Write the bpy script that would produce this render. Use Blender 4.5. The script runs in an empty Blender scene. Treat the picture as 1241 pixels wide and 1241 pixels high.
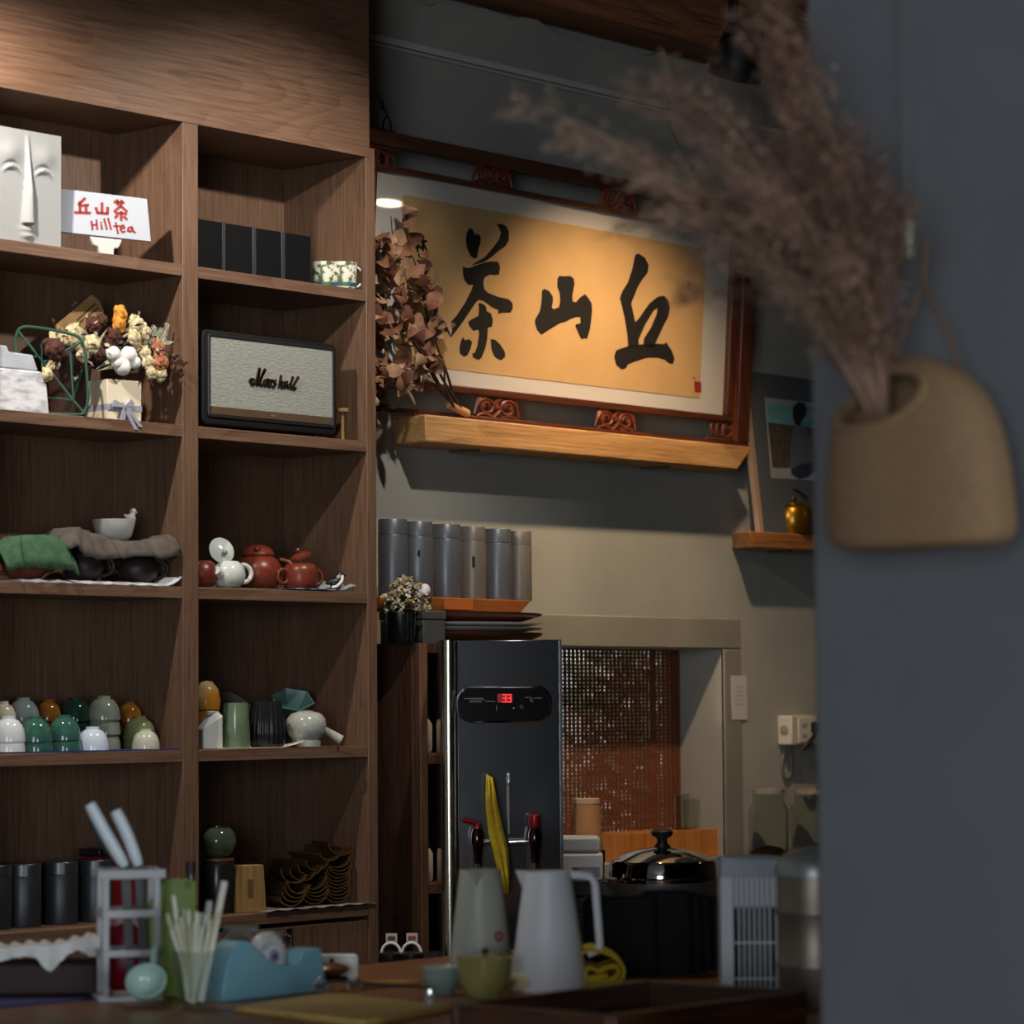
import bpy, math, random
from mathutils import Vector, Matrix
random.seed(7)
sc = bpy.context.scene
COL = sc.collection
PI = math.pi

# ------------------------------------------------------------------ camera
F, YAW, PIT, ROL = 3734.28, 0.8679, 0.0623, -0.0076
CAM = Vector((-4.9638, -4.623, 1.4533))
_cy, _sy, _cp, _sp = math.cos(YAW), math.sin(YAW), math.cos(PIT), math.sin(PIT)
FW = Vector((_sy*_cp, _cy*_cp, _sp)); RT = Vector((_cy, -_sy, 0)); UP = RT.cross(FW)
_c, _s = math.cos(ROL), math.sin(ROL)
RT, UP = RT*_c+UP*_s, UP*_c-RT*_s
cd = bpy.data.cameras.new('camera'); cam = bpy.data.objects.new('camera', cd); COL.objects.link(cam)
m = Matrix.Identity(4)
for i in range(3):
    m[i][0], m[i][1], m[i][2], m[i][3] = RT[i], UP[i], -FW[i], CAM[i]
cam.matrix_world = m
cd.sensor_width = 36; cd.lens = F*36/1241; cd.clip_start = 0.05
cd.dof.use_dof = True; cd.dof.focus_distance = 6.75; cd.dof.aperture_fstop = 4.6
sc.camera = cam

# ------------------------------------------------------------------ world, lights, exposure
w = bpy.data.worlds.new('world'); sc.world = w; w.use_nodes = True
w.node_tree.nodes['Background'].inputs[0].default_value = (0.62, 0.80, 1.0, 1)
w.node_tree.nodes['Background'].inputs[1].default_value = 0.10
sc.view_settings.view_transform = 'Standard'; sc.view_settings.look = 'None'
sc.view_settings.gamma = 1; sc.view_settings.use_curve_mapping = False
sc.view_settings.exposure = 0.0

def aim(o, target):
    o.rotation_euler = (Vector(target)-o.location).to_track_quat('-Z', 'Y').to_euler()
def spot(name, loc, target, energy, size_deg, blend, col, r=0.03):
    l = bpy.data.lights.new(name, 'SPOT'); l.energy = energy; l.spot_size = math.radians(size_deg)
    l.spot_blend = blend; l.color = col; l.shadow_soft_size = r
    o = bpy.data.objects.new(name, l); o.location = loc; COL.objects.link(o); aim(o, target); return o
def area(name, loc, target, energy, sx, sy, col):
    l = bpy.data.lights.new(name, 'AREA'); l.shape = 'RECTANGLE'; l.size = sx; l.size_y = sy
    l.energy = energy; l.color = col
    o = bpy.data.objects.new(name, l); o.location = loc; COL.objects.link(o); aim(o, target); return o
# daylight from the shop windows behind the camera and at the aisle's far side
area('window_light_rear', (-4.4, -9.35, 1.35), (-3.6, 0.0, 1.35), 260, 3.0, 1.9, (0.86, 0.93, 1.0))
area('window_light_side', (-8.85, -5.4, 1.75), (0.0, 0.0, 2.1), 270, 3.4, 2.3, (0.86, 0.93, 1.0))
# ceiling spotlights over the cabinet
spot('cabinet_spot_near', (-1.42, -0.27, 2.86), (-0.72, 0.0, 1.6), 58, 124, 0.6, (1.0, 0.90, 0.80), 0.02)
spot('cabinet_spot_far', (-0.38, -0.95, 2.95), (-0.30, 0.1, 1.98), 60, 86, 0.7, (1.0, 0.92, 0.83), 0.02)
# warm spotlight on the calligraphy
spot('picture_spot', (0.92, -0.44, 2.90), (1.12, 0.25, 1.62), 78, 94, 1.0, (1.0, 0.72, 0.45), 0.03)
# daylight in the yard behind the pass-through
area('yard_light', (2.6, 1.2, 3.4), (2.6, 1.7, 1.2), 270, 3.0, 1.2, (0.95, 0.98, 1.0))

# ------------------------------------------------------------------ pixel helpers
def ray(u, v): return FW+RT*((u-620.5)/F)-UP*((v-620.5)/F)
def at_y(u, v, y): d = ray(u, v); return CAM+d*((y-CAM.y)/d.y)
def at_x(u, v, x): d = ray(u, v); return CAM+d*((x-CAM.x)/d.x)
def at_z(u, v, z): d = ray(u, v); return CAM+d*((z-CAM.z)/d.z)
def at_d(u, v, k): return CAM+ray(u, v)*k
def mpp(p): return (Vector(p)-CAM).dot(FW)/F
def frame_m(loc, rz=0.0, tilt=0.0): return Matrix.Translation(loc) @ Matrix.Rotation(rz, 4, 'Z') @ Matrix.Rotation(tilt, 4, 'X')
def loc_px(M, u, v):
    """pixel -> (x, z) in the local XZ plane of M"""
    I = M.inverted(); o = I @ CAM; d = I.to_3x3() @ ray(u, v)
    p = o+d*(-o.y/d.y); return (p.x, p.z)
CF = -YAW

# ------------------------------------------------------------------ materials
MATS = {}
def lin(c):
    r = []
    for x in c:
        x /= 255; r.append(x/12.92 if x <= .04045 else ((x+.055)/1.055)**2.4)
    return (*r, 1)
def mat(name, rgb, rough=0.5, metal=0.0, rgb2=None, scale=30, stretch=(1, 1, 1), bump=0.0, trans=0.0, ior=1.45, emit=None, estr=0, coat=0, sheen=0, ramp=(0.35, 0.65), spec=None, detail=6):
    if name in MATS: return MATS[name]
    mt = bpy.data.materials.new(name); mt.use_nodes = True; nt = mt.node_tree; n = nt.nodes; b = n['Principled BSDF']
    b.inputs['Base Color'].default_value = lin(rgb); b.inputs['Roughness'].default_value = rough; b.inputs['Metallic'].default_value = metal
    b.inputs['Transmission Weight'].default_value = trans; b.inputs['IOR'].default_value = ior
    b.inputs['Coat Weight'].default_value = coat; b.inputs['Sheen Weight'].default_value = sheen
    if spec is not None: b.inputs['Specular IOR Level'].default_value = spec
    if emit: b.inputs['Emission Color'].default_value = lin(emit); b.inputs['Emission Strength'].default_value = estr
    if rgb2 or bump:
        tc = n.new('ShaderNodeTexCoord'); mp = n.new('ShaderNodeMapping'); mp.inputs['Scale'].default_value = stretch
        no = n.new('ShaderNodeTexNoise'); no.inputs['Scale'].default_value = scale; no.inputs['Detail'].default_value = detail
        nt.links.new(tc.outputs['Object'], mp.inputs[0]); nt.links.new(mp.outputs[0], no.inputs['Vector'])
        if rgb2:
            cr = n.new('ShaderNodeValToRGB'); cr.color_ramp.elements[0].position = ramp[0]; cr.color_ramp.elements[1].position = ramp[1]
            cr.color_ramp.elements[0].color = lin(rgb); cr.color_ramp.elements[1].color = lin(rgb2)
            nt.links.new(no.outputs['Fac'], cr.inputs[0]); nt.links.new(cr.outputs[0], b.inputs['Base Color'])
        if bump:
            bp = n.new('ShaderNodeBump'); bp.inputs['Strength'].default_value = bump; bp.inputs['Distance'].default_value = 0.004
            nt.links.new(no.outputs['Fac'], bp.inputs['Height']); nt.links.new(bp.outputs[0], b.inputs['Normal'])
    MATS[name] = mt; return mt
def wood(name, dark, mid, light, grain='x', fine=60, ring=9.0, rough=0.42, ringscale=1.0, ringamp=0.13):
    """contour rings of a stretched noise, with fine fibre noise on top"""
    if name in MATS: return MATS[name]
    mt = bpy.data.materials.new(name); mt.use_nodes = True; nt = mt.node_tree; n = nt.nodes; L = nt.links; b = n['Principled BSDF']
    b.inputs['Roughness'].default_value = rough
    ax = 'xyz'.index(grain)
    tc = n.new('ShaderNodeTexCoord')
    m1 = n.new('ShaderNodeMapping'); s = [5.0*ringscale]*3; s[ax] = 0.9*ringscale; m1.inputs['Scale'].default_value = s
    m1.inputs['Location'].default_value = (3.1, 1.7, 5.3)
    m2 = n.new('ShaderNodeMapping'); s = [fine]*3; s[ax] = fine*0.035; m2.inputs['Scale'].default_value = s
    a = n.new('ShaderNodeTexNoise'); a.inputs['Scale'].default_value = 1; a.inputs['Detail'].default_value = 1.5; a.inputs['Distortion'].default_value = 0.25
    f = n.new('ShaderNodeTexNoise'); f.inputs['Scale'].default_value = 3; f.inputs['Detail'].default_value = 5; f.inputs['Roughness'].default_value = 0.65
    L.new(tc.outputs['Object'], m1.inputs[0]); L.new(tc.outputs['Object'], m2.inputs[0]); L.new(m1.outputs[0], a.inputs['Vector']); L.new(m2.outputs[0], f.inputs['Vector'])
    mu = n.new('ShaderNodeMath'); mu.operation = 'MULTIPLY'; mu.inputs[1].default_value = ring*2
    pp = n.new('ShaderNodeMath'); pp.operation = 'FRACT'
    L.new(a.outputs['Fac'], mu.inputs[0]); L.new(mu.outputs[0], pp.inputs[0])
    pw = n.new('ShaderNodeMath'); pw.operation = 'POWER'; pw.inputs[1].default_value = 2.2; L.new(pp.outputs[0], pw.inputs[0])
    mx = n.new('ShaderNodeMath'); mx.operation = 'MULTIPLY_ADD'; mx.inputs[1].default_value = -ringamp
    L.new(pw.outputs[0], mx.inputs[0]); L.new(f.outputs['Fac'], mx.inputs[2])
    cr = n.new('ShaderNodeValToRGB'); e = cr.color_ramp.elements
    e[0].position = 0.18; e[0].color = lin(dark); e[1].position = 0.66; e[1].color = lin(light)
    q = e.new(0.40); q.color = lin(mid)
    L.new(mx.outputs[0], cr.inputs[0]); L.new(cr.outputs[0], b.inputs['Base Color'])
    bp = n.new('ShaderNodeBump'); bp.inputs['Strength'].default_value = 0.12; bp.inputs['Distance'].default_value = 0.002
    L.new(mx.outputs[0], bp.inputs['Height']); L.new(bp.outputs[0], b.inputs['Normal'])
    MATS[name] = mt; return mt

OAKX = wood('oak_veneer_along_x', (78, 55, 42), (106, 79, 62), (126, 98, 77), 'x')
OAKZ = wood('oak_veneer_along_z', (72, 51, 39), (102, 76, 59), (122, 95, 75), 'z', ringscale=0.9, ringamp=0.07)
OAKY = wood('oak_veneer_along_y', (74, 52, 40), (120, 89, 70), (150, 118, 92), 'y')
BEAM = wood('old_beam_wood', (84, 48, 32), (142, 88, 60), (176, 118, 84), 'x', ring=6, rough=0.8)
ROSE = wood('rosewood', (38, 18, 12), (76, 40, 27), (98, 54, 37), 'x', rough=0.35)
PLANK = wood('pale_camphor_plank', (132, 92, 52), (178, 132, 82), (206, 162, 108), 'x', ring=4, rough=0.6)
WALNUT = wood('dark_walnut', (30, 18, 13), (62, 40, 30), (84, 56, 42), 'z', rough=0.5)
TRAYW = wood('dark_tray_wood', (24, 12, 8), (52, 29, 18), (76, 44, 28), 'x', rough=0.3)
BAMB = wood('bamboo_board', (140, 112, 52), (172, 142, 74), (194, 164, 96), 'x', ring=3, rough=0.5)
COUNTERW = wood('counter_top_wood', (66, 38, 20), (112, 70, 38), (138, 92, 54), 'x', rough=0.4)
PINE = wood('orange_pine', (168, 98, 42), (204, 128, 62), (222, 150, 84), 'z', ring=4, rough=0.5)
STEEL = mat('brushed_steel', (176, 180, 186), 0.16, 1.0)
CHROME = mat('chrome', (205, 208, 212), 0.06, 1.0)
PLASTER = mat('grey_plaster', (148, 150, 144), 0.85, rgb2=(172, 170, 160), scale=2.2, bump=0.25, ramp=(0.3, 0.7))
WHITE = mat('white_glaze', (226, 226, 222), 0.25)
BLACK = mat('black_plastic', (16, 16, 17), 0.5)

# ------------------------------------------------------------------ mesh builder
class MB:
    def __init__(self): self.v = []; self.f = []
    def add(self, vs, fs):
        k = len(self.v); self.v += [Vector(p) for p in vs]; self.f += [tuple(i+k for i in q) for q in fs]; return self
    def box(self, x0, x1, y0, y1, z0, z1, M=None):
        vs = [Vector((x, y, z)) for z in (z0, z1) for y in (y0, y1) for x in (x0, x1)]
        if M: vs = [M @ p for p in vs]
        return self.add(vs, [(0, 2, 3, 1), (4, 5, 7, 6), (0, 1, 5, 4), (2, 6, 7, 3), (0, 4, 6, 2), (1, 3, 7, 5)])
    def lathe(self, prof, n=28, M=None, sx=1.0, sy=1.0, rib=0.0, nrib=0):
        vs = []; fs = []; m_ = len(prof)
        for i in range(n):
            a = 2*PI*i/n; k = 1+(rib*math.cos(nrib*a) if nrib else 0)
            for r, z in prof: vs.append(Vector((r*k*math.cos(a)*sx, r*k*math.sin(a)*sy, z)))
        for i in range(n):
            j = (i+1) % n
            for q in range(m_-1): fs.append((i*m_+q, j*m_+q, j*m_+q+1, i*m_+q+1))
        if prof[0][0] > 1e-5: fs.append(tuple(i*m_ for i in range(n))[::-1])
        if prof[-1][0] > 1e-5: fs.append(tuple(i*m_+m_-1 for i in range(n)))
        if M: vs = [M @ p for p in vs]
        return self.add(vs, fs)
    def tube(self, pts, r, n=8, M=None, closed=False):
        pts = [Vector(p) for p in pts]; k = len(pts); rr = r if isinstance(r, (list, tuple)) else [r]*k
        vs = []; fs = []; prev = None
        for i, p in enumerate(pts):
            a = pts[(i-1) % k] if (closed or i > 0) else p; b = pts[(i+1) % k] if (closed or i < k-1) else p
            t = (b-a); t = t.normalized() if t.length > 1e-9 else Vector((0, 0, 1))
            if prev is None: x = t.orthogonal().normalized()
            else:
                x = prev-t*prev.dot(t); x = x.normalized() if x.length > 1e-6 else t.orthogonal().normalized()
            prev = x; y = t.cross(x)
            for j in range(n):
                q = 2*PI*j/n; vs.append(p+(x*math.cos(q)+y*math.sin(q))*rr[i])
        for i in range(k if closed else k-1):
            i2 = (i+1) % k
            for j in range(n): fs.append((i*n+j, i*n+(j+1) % n, i2*n+(j+1) % n, i2*n+j))
        if not closed: fs.append(tuple(range(n))[::-1]); fs.append(tuple((k-1)*n+j for j in range(n)))
        if M: vs = [M @ p for p in vs]
        return self.add(vs, fs)
    def prism(self, pts, y0, y1, M=None):
        """outline in local XZ, extruded along y"""
        k = len(pts); vs = [Vector((x, y0, z)) for x, z in pts]+[Vector((x, y1, z)) for x, z in pts]
        fs = [tuple(range(k)), tuple(range(2*k-1, k-1, -1))]+[(i, i+k, (i+1) % k+k, (i+1) % k) for i in range(k)]
        if M: vs = [M @ p for p in vs]
        return self.add(vs, fs)
    def slab(self, pts, z0, z1):
        """outline in XY, extruded along z"""
        k = len(pts); vs = [Vector((x, y, z0)) for x, y in pts]+[Vector((x, y, z1)) for x, y in pts]
        return self.add(vs, [tuple(range(k))[::-1], tuple(range(k, 2*k))]+[(i, (i+1) % k, (i+1) % k+k, i+k) for i in range(k)])
    def ribbon(self, pts, w, y0, y1, taper=False):
        """brush line in local XZ"""
        for i in range(len(pts)-1):
            a = Vector((*pts[i], 0)); b = Vector((*pts[i+1], 0)); d = b-a
            if d.length < 1e-7: continue
            nrm = Vector((-d.y, d.x, 0)).normalized()*w/2; e = d.normalized()*w*0.3
            q = [a-e+nrm, a-e-nrm, b+e-nrm, b+e+nrm]; self.prism([(p.x, p.y) for p in q], y0, y1)
        return self
    def ball(self, c, r, n=10, sx=1, sy=1, sz=1, jit=0.0, M=None):
        k = max(4, n//2); vs = [Vector((0, 0, 1))]
        for i in range(1, k):
            for j in range(n):
                a = PI*i/k; q = 2*PI*j/n; vs.append(Vector((math.sin(a)*math.cos(q), math.sin(a)*math.sin(q), math.cos(a))))
        vs.append(Vector((0, 0, -1))); fs = [(0, 1+j, 1+(j+1) % n) for j in range(n)]
        for i in range(k-2):
            for j in range(n):
                o = 1+i*n; fs.append((o+j, o+n+j, o+n+(j+1) % n, o+(j+1) % n))
        o = 1+(k-2)*n; fs += [(o+j, len(vs)-1, o+(j+1) % n) for j in range(n)]
        c = Vector(c); out = []
        for p in vs:
            g = 1+random.uniform(-jit, jit); q = Vector((p.x*r*sx*g, p.y*r*sy*g, p.z*r*sz*g)); out.append(c+(M @ q if M else q))
        return self.add(out, fs)
    def build(self, name, material, parent=None, loc=(0, 0, 0), rot=(0, 0, 0), bevel=0, smooth=40, sub=0, seg=2):
        me = bpy.data.meshes.new(name); me.from_pydata([tuple(p) for p in self.v], [], self.f); me.validate()
        import bmesh
        bm = bmesh.new(); bm.from_mesh(me); bmesh.ops.recalc_face_normals(bm, faces=bm.faces[:]); bm.to_mesh(me); bm.free()
        if smooth:
            for p in me.polygons: p.use_smooth = True
            me.set_sharp_from_angle(angle=math.radians(smooth))
        me.materials.append(material)
        o = bpy.data.objects.new(name, me); COL.objects.link(o); o.location = loc; o.rotation_euler = rot
        if parent: o.parent = parent
        if bevel:
            b = o.modifiers.new('bevel', 'BEVEL'); b.width = bevel; b.segments = seg; b.limit_method = 'ANGLE'; b.angle_limit = math.radians(50)
        if sub:
            s = o.modifiers.new('sub', 'SUBSURF'); s.levels = s.render_levels = sub
        return o
def tag(o, label, cat, group=None, kind=None):
    o['label'] = label; o['category'] = cat
    if group: o['group'] = group
    if kind: o['kind'] = kind
    return o
def thing(name, label, cat, loc=(0, 0, 0), rz=0.0, tilt=0.0, group=None):
    o = bpy.data.objects.new(name, None); o.empty_display_size = 0.05; COL.objects.link(o)
    o.location = loc; o.rotation_euler = (tilt, 0, rz); return tag(o, label, cat, group)
def struct(o): o['kind'] = 'structure'; return o
def copy_tree(o, parent=None):
    c = o.copy(); COL.objects.link(c); c.parent = parent
    for ch in list(o.children): copy_tree(ch, c)
    return c
def arc(cx, cz, rx, rz_, a0, a1, n=10): return [(cx+rx*math.cos(math.radians(a0+(a1-a0)*i/n)), cz+rz_*math.sin(math.radians(a0+(a1-a0)*i/n))) for i in range(n+1)]
def rrect(x0, x1, z0, z1, r, n=5):
    return arc(x1-r, z0+r, r, r, -90, 0, n)+arc(x1-r, z1-r, r, r, 0, 90, n)+arc(x0+r, z1-r, r, r, 90, 180, n)+arc(x0+r, z0+r, r, r, 180, 270, n)
def smoothpath(pts, k=4):
    pts = [Vector(p) for p in pts]; out = []
    for i in range(len(pts)-1):
        p0 = pts[max(i-1, 0)]; p1 = pts[i]; p2 = pts[i+1]; p3 = pts[min(i+2, len(pts)-1)]
        for j in range(k):
            t = j/k; out.append(0.5*((2*p1)+(p2-p0)*t+(2*p0-5*p1+4*p2-p3)*t*t+(3*p1-p0-3*p2+p3)*t**3))
    return out+[pts[-1]]
# ------------------------------------------------------------------ room shell
WY = 0.28
CONC = mat('floor_concrete', (92, 90, 86), 0.7, rgb2=(108, 106, 100), scale=3)
struct(MB().box(-9, 4, -10, 0.6, -0.1, 0).build('floor', CONC))
struct(MB().box(-9, 4, -9.5, 0.45, 3.62, 3.7).build('ceiling', mat('ceiling_paint', (96, 94, 90), 0.9)))
ROOMW = mat('room_paint', (104, 104, 104), 0.85)
struct(MB().box(-9.1, -9, -9.5, .45, 0, 3.62).build('wall_left', ROOMW)); struct(MB().box(-9.1, 4, -9.6, -9.5, 0, 3.62).build('wall_front', ROOMW)); struct(MB().box(4, 4.1, -9.5, .45, 0, 3.62).build('wall_end', ROOMW))
for nm_, M_, w_, z0_, z1_ in (('window_1', frame_m(Vector((-4.4, -9.5, 0)), PI), 1.5, .4, 2.3), ('window_2', frame_m(Vector((-9, -5.4, 0)), PI/2), 1.7, .6, 2.9)):
    b = MB(); b.box(-w_-.08, -w_, -.05, 0, z0_-.08, z1_+.08, M_); b.box(w_, w_+.08, -.05, 0, z0_-.08, z1_+.08, M_); b.box(-w_, w_, -.05, 0, z1_, z1_+.08, M_); b.box(-w_, w_, -.05, 0, z0_-.08, z0_, M_)
    struct(b.build(nm_, WALNUT))
# back wall with the pass-through opening; ragged plaster edge below the beam
OX0, OX1, OZ0, OZ1, TH = 0.93, 1.692, 1.045, 1.596, 0.165
wb = MB()
wb.box(-9, OX0, WY, WY+TH, 0, OZ1); wb.box(OX1, 4, WY, WY+TH, 0, OZ1); wb.box(OX0, OX1, WY, WY+TH, 0, OZ0)
top = [(-9, 3.165)]; x = -0.5
while x < 2.6:
    top.append((x, 3.158+random.uniform(-.012, .012)+0.010*math.sin(x*9))); x += random.uniform(.02, .06)
top.append((4, 3.165))
wb.prism([(-9, OZ1), (4, OZ1)]+top[::-1], WY, WY+TH)
wb.box(-9, 4, WY+.06, WY+TH, 3.1, 3.62)
wall = struct(wb.build('wall_back', PLASTER, smooth=0))
# raised plaster band round the opening
tb = MB(); tb.box(OX0-.09, OX1+.078, WY-.003, WY+.01, OZ1+.0, OZ1+.082); tb.box(OX1, OX1+.078, WY-.003, WY+.01, 1.0, OZ1)
struct(tb.build('trim_2', mat('plaster_band', (132, 129, 118), 0.85, rgb2=(150, 146, 134), scale=3, bump=.3), bevel=.004))
# hairline cracks in the band
bt = struct(MB().box(-0.1, 2.30, 0.165, WY+.055, 3.185, 3.56).build('trim_1', BEAM, bevel=.012))
bt2 = struct(MB().box(2.30, 2.34, 0.19, WY+.055, 3.185, 3.56).build('trim_3', BEAM, bevel=.006))
# grey partition by the counter end, its face turned to the aisle
PXX = -1.93
struct(MB().box(PXX, PXX+.14, -9.5, -2.523, 0, 3.62).build('wall_right', mat('grey_paint', (84, 85, 89), 0.8, rgb2=(88, 89, 92), scale=6, bump=.05), bevel=.004))
# yard behind the opening
struct(MB().box(-1, 6, 2.05, 2.15, 0, 3.4).build('wall_yard', mat('yard_render', (205, 205, 198), 0.9, rgb2=(188, 188, 180), scale=2)))
struct(MB().box(-1, 6, .6, 2.05, -.05, 0.0).build('floor_yard', CONC))
LEAFD = mat('dark_leaf', (34, 52, 28), 0.6, rgb2=(52, 74, 36), scale=20)
def yard_shrub(x, y, zc, rx, rz_, label):
    t = thing('potted_shrub', label, 'shrub', (x, y, 0))
    MB().lathe([(0.0, 0), (.16, 0), (.20, .32), (.18, .32), (.17, .28), (0, .28)], 20).build('pot', mat('yard_pot', (96, 62, 46), .7), t)
    MB().tube([(0, 0, .25), (.02, .01, .7), (0, 0, zc)], [.03, .025, .012], 6).build('trunk', mat('bark', (60, 46, 36), .9), t)
    b = MB()
    for i in range(1100):
        a = random.uniform(0, 2*PI); q = math.acos(random.uniform(-1, 1)); r = random.random()**.4
        c = Vector((rx*r*math.sin(q)*math.cos(a), .25*r*math.sin(q)*math.sin(a), zc+rz_*r*math.cos(q)))
        d = Vector((random.uniform(-1, 1), random.uniform(-1, 1), random.uniform(-1, 1))).normalized()*.07; e = d.orthogonal().normalized()*.03
        b.add([c, c+d*.5+e, c+d, c+d*.5-e], [(0, 1, 2, 3)])
    b.build('foliage', LEAFD, t)
yard_shrub(3.12, 1.62, 1.36, .40, .40, 'leafy potted shrub in the yard behind the bamboo blind')
yard_shrub(2.50, 1.58, 0.98, .16, .22, 'slim potted shrub in the yard behind the bamboo blind')
# bamboo blind at the far side of the opening
bl = thing('bamboo_blind', 'brown woven bamboo roller blind hanging in the pass-through', 'blind', (0, WY+TH-.02, 0))
BBR = mat('bamboo_slat_brown', (138, 80, 48), 0.6, rgb2=(112, 62, 36), scale=80, stretch=(.1, 1, 1))
b = MB(); z = OZ0+.006
while z < OZ1-.004:
    h = 0.0058; b.box(OX0+.004, OX1-.004, -.0012, .0012, z, z+h*random.uniform(.8, 1.05)); z += .0102
so = b.build('slat_weave', BBR, bl, smooth=0); so['kind'] = 'stuff'
b = MB(); x = OX0+.008
while x < OX1-.012:
    b.box(x, x+.0085, -.0026, .0024, OZ0+.004, OZ1-.002); x += .0172
so = b.build('cord_weave', mat('bamboo_cord', (118, 68, 40), .7), bl, smooth=0); so['kind'] = 'stuff'
MB().box(OX1-.05, OX1-.001, .004, .018, OZ0+.002, OZ1-.002).build('edge_batten', mat('dark_batten', (26, 18, 14), .7), bl)
for xx in (1.16, 1.55):
    MB().box(xx, xx+.022, -.006, -.003, OZ0+.006, OZ1-.002).build('tape', BBR, bl)

# ------------------------------------------------------------------ shelving cabinet
ZB = {0: 2.668, 1: 2.3454, 2: 2.0106, 3: 1.676, 4: 1.340, 5: 0.994}
ZT = {k: v+.0245 for k, v in ZB.items()}
XL0, XL1, XR0, XR1, XO, DL, DR = -1.0725, -0.5584, -0.5141, 0.0, 0.0294, 0.21, 0.2545
cb = thing('shelving_cabinet', 'tall oak veneer display cabinet with open bays and plain header panel', 'cabinet', (-.53, 0, 0))
def cpart(name, b, m_, **k):
    o = b.build(name, m_, cb, **k); o.location.x = .53; return o
cpart('header_panel', MB().box(-1.10, 0.0115, -.001, .26, 2.668, 3.6), OAKX, bevel=.001)
cpart('side_panel', MB().box(XR1, XO, 0, .27, 0, 2.690), OAKZ, bevel=.001)
cpart('side_panel', MB().box(XL0-.0294, XL0, 0, .27, 0, 2.668), OAKZ, bevel=.001)
cpart('divider', MB().box(XL1, XR0, 0, .27, 0.08, 2.668), OAKZ, bevel=.001)
cpart('back_panel', MB().box(XL0, XL1, DL, .27, 0.08, 2.668), OAKZ)
cpart('back_panel', MB().box(XR0, XR1, DR, .27, 0.08, 2.668), OAKZ)
for k in (1, 2, 3, 4, 5):
    cpart('shelf', MB().box(XL0, XL1, .0015, DL, ZB[k], ZT[k]), OAKX, bevel=.0012)
    cpart('shelf', MB().box(XR0, XR1, .0015, DR, ZB[k], ZT[k]), OAKX, bevel=.0012)
cpart('plinth', MB().box(XL0, XR1, .03, .06, 0, .08), OAKX)
for a, c in ((XL0, XL1), (XR0, XR1)):
    mid = (a+c)/2
    for x0, x1, hx in ((a+.002, mid-.001, mid-.03), (mid+.001, c-.002, mid+.03)):
        d = cpart('door', MB().box(x0, x1, .004, .022, .085, .985), OAKZ, bevel=.0012)
        if a == XR0 and x0 > mid: MB().box(x0-.006, x0+.012, -.004, .004, .966, .982).tube([(x0+.003, -.004, .972), (x0+.004, -.012, .966), (x0+.004, -.012, .945)], .002, 5).build('latch', CHROME, d)
# ------------------------------------------------------------------ calligraphy in a rosewood frame
FT = 0.0667
FM = frame_m(Vector((1.0, .222, 2.1315)), 0, FT)
fr = thing('framed_calligraphy', 'large rosewood frame with three bold black brush characters on tan paper', 'picture', (1.0, .222, 2.1315), 0, FT)
def fx(u, v): return loc_px(FM, u, v)
rx = fx(899, 400)[0]
xr_out = fx(905, 400)[0]-.006; xr_o2 = fx(889, 400)[0]; xr_i1 = fx(885, 400)[0]; xr_i0 = fx(877, 400)[0]; xr_p = fx(848, 400)[0]
zt = [fx(590, v)[1] for v in (186, 203, 225, 232, 255)]; zb = [fx(590, v)[1] for v in (512, 506, 481, 472, 453)]
zb[0] = 0.0
cxm = fx(679, 370)[0]-.012
def mir(x): return 2*cxm-x
xl_out, xl_o2, xl_i1, xl_i0, xl_p = map(mir, (xr_out, xr_o2, xr_i1, xr_i0, xr_p))
def bar(name, x0, x1, z0, z1, y0, y1, m_=ROSE, bev=.003): return MB().box(x0, x1, y0, y1, z0, z1).build(name, m_, fr, bevel=bev)
ROSEZ = wood('rosewood_upright', (38, 18, 12), (76, 40, 27), (98, 54, 37), 'z', rough=0.35)
bar('outer_bar', xl_out, xr_out, zt[1], zt[0], -.028, 0); bar('outer_bar', xl_out, xr_out, zb[0], zb[1], -.028, 0)
bar('outer_bar', xl_out, xl_o2, zb[1], zt[1], -.028, 0, ROSEZ); bar('outer_bar', xr_o2, xr_out, zb[1], zt[1], -.028, 0, ROSEZ)
bar('inner_bar', xl_i1, xr_i1, zt[3], zt[2], -.024, 0); bar('inner_bar', xl_i1, xr_i1, zb[2], zb[3], -.024, 0)
bar('inner_bar', xl_i1, xl_i0, zb[3], zt[3], -.024, 0, ROSEZ); bar('inner_bar', xr_i0, xr_i1, zb[3], zt[3], -.024, 0, ROSEZ)
MB().box(xl_i0, xr_i0, -.008, -.003, zb[3], zt[3]).build('mat_board', mat('cream_mat', (206, 200, 192), .8), fr)
MB().box(xl_p, xr_p, -.0095, -.008, zb[4], zt[4]).build('paper', mat('tan_paper', (196, 158, 106), .85, rgb2=(204, 166, 114), scale=8), fr)
INK = mat('ink', (22, 19, 18), .8)
def C3(pts): return [fx(440+x/4.004, 230+y/4.004) for x, y in pts]
def C4(pts): return [fx(680+x/3.878, 270+y/3.878) for x, y in pts]
def C5(pts): return [fx(635+x/12.41, 320+y/12.41) for x, y in pts]
tea = MB()
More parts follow.
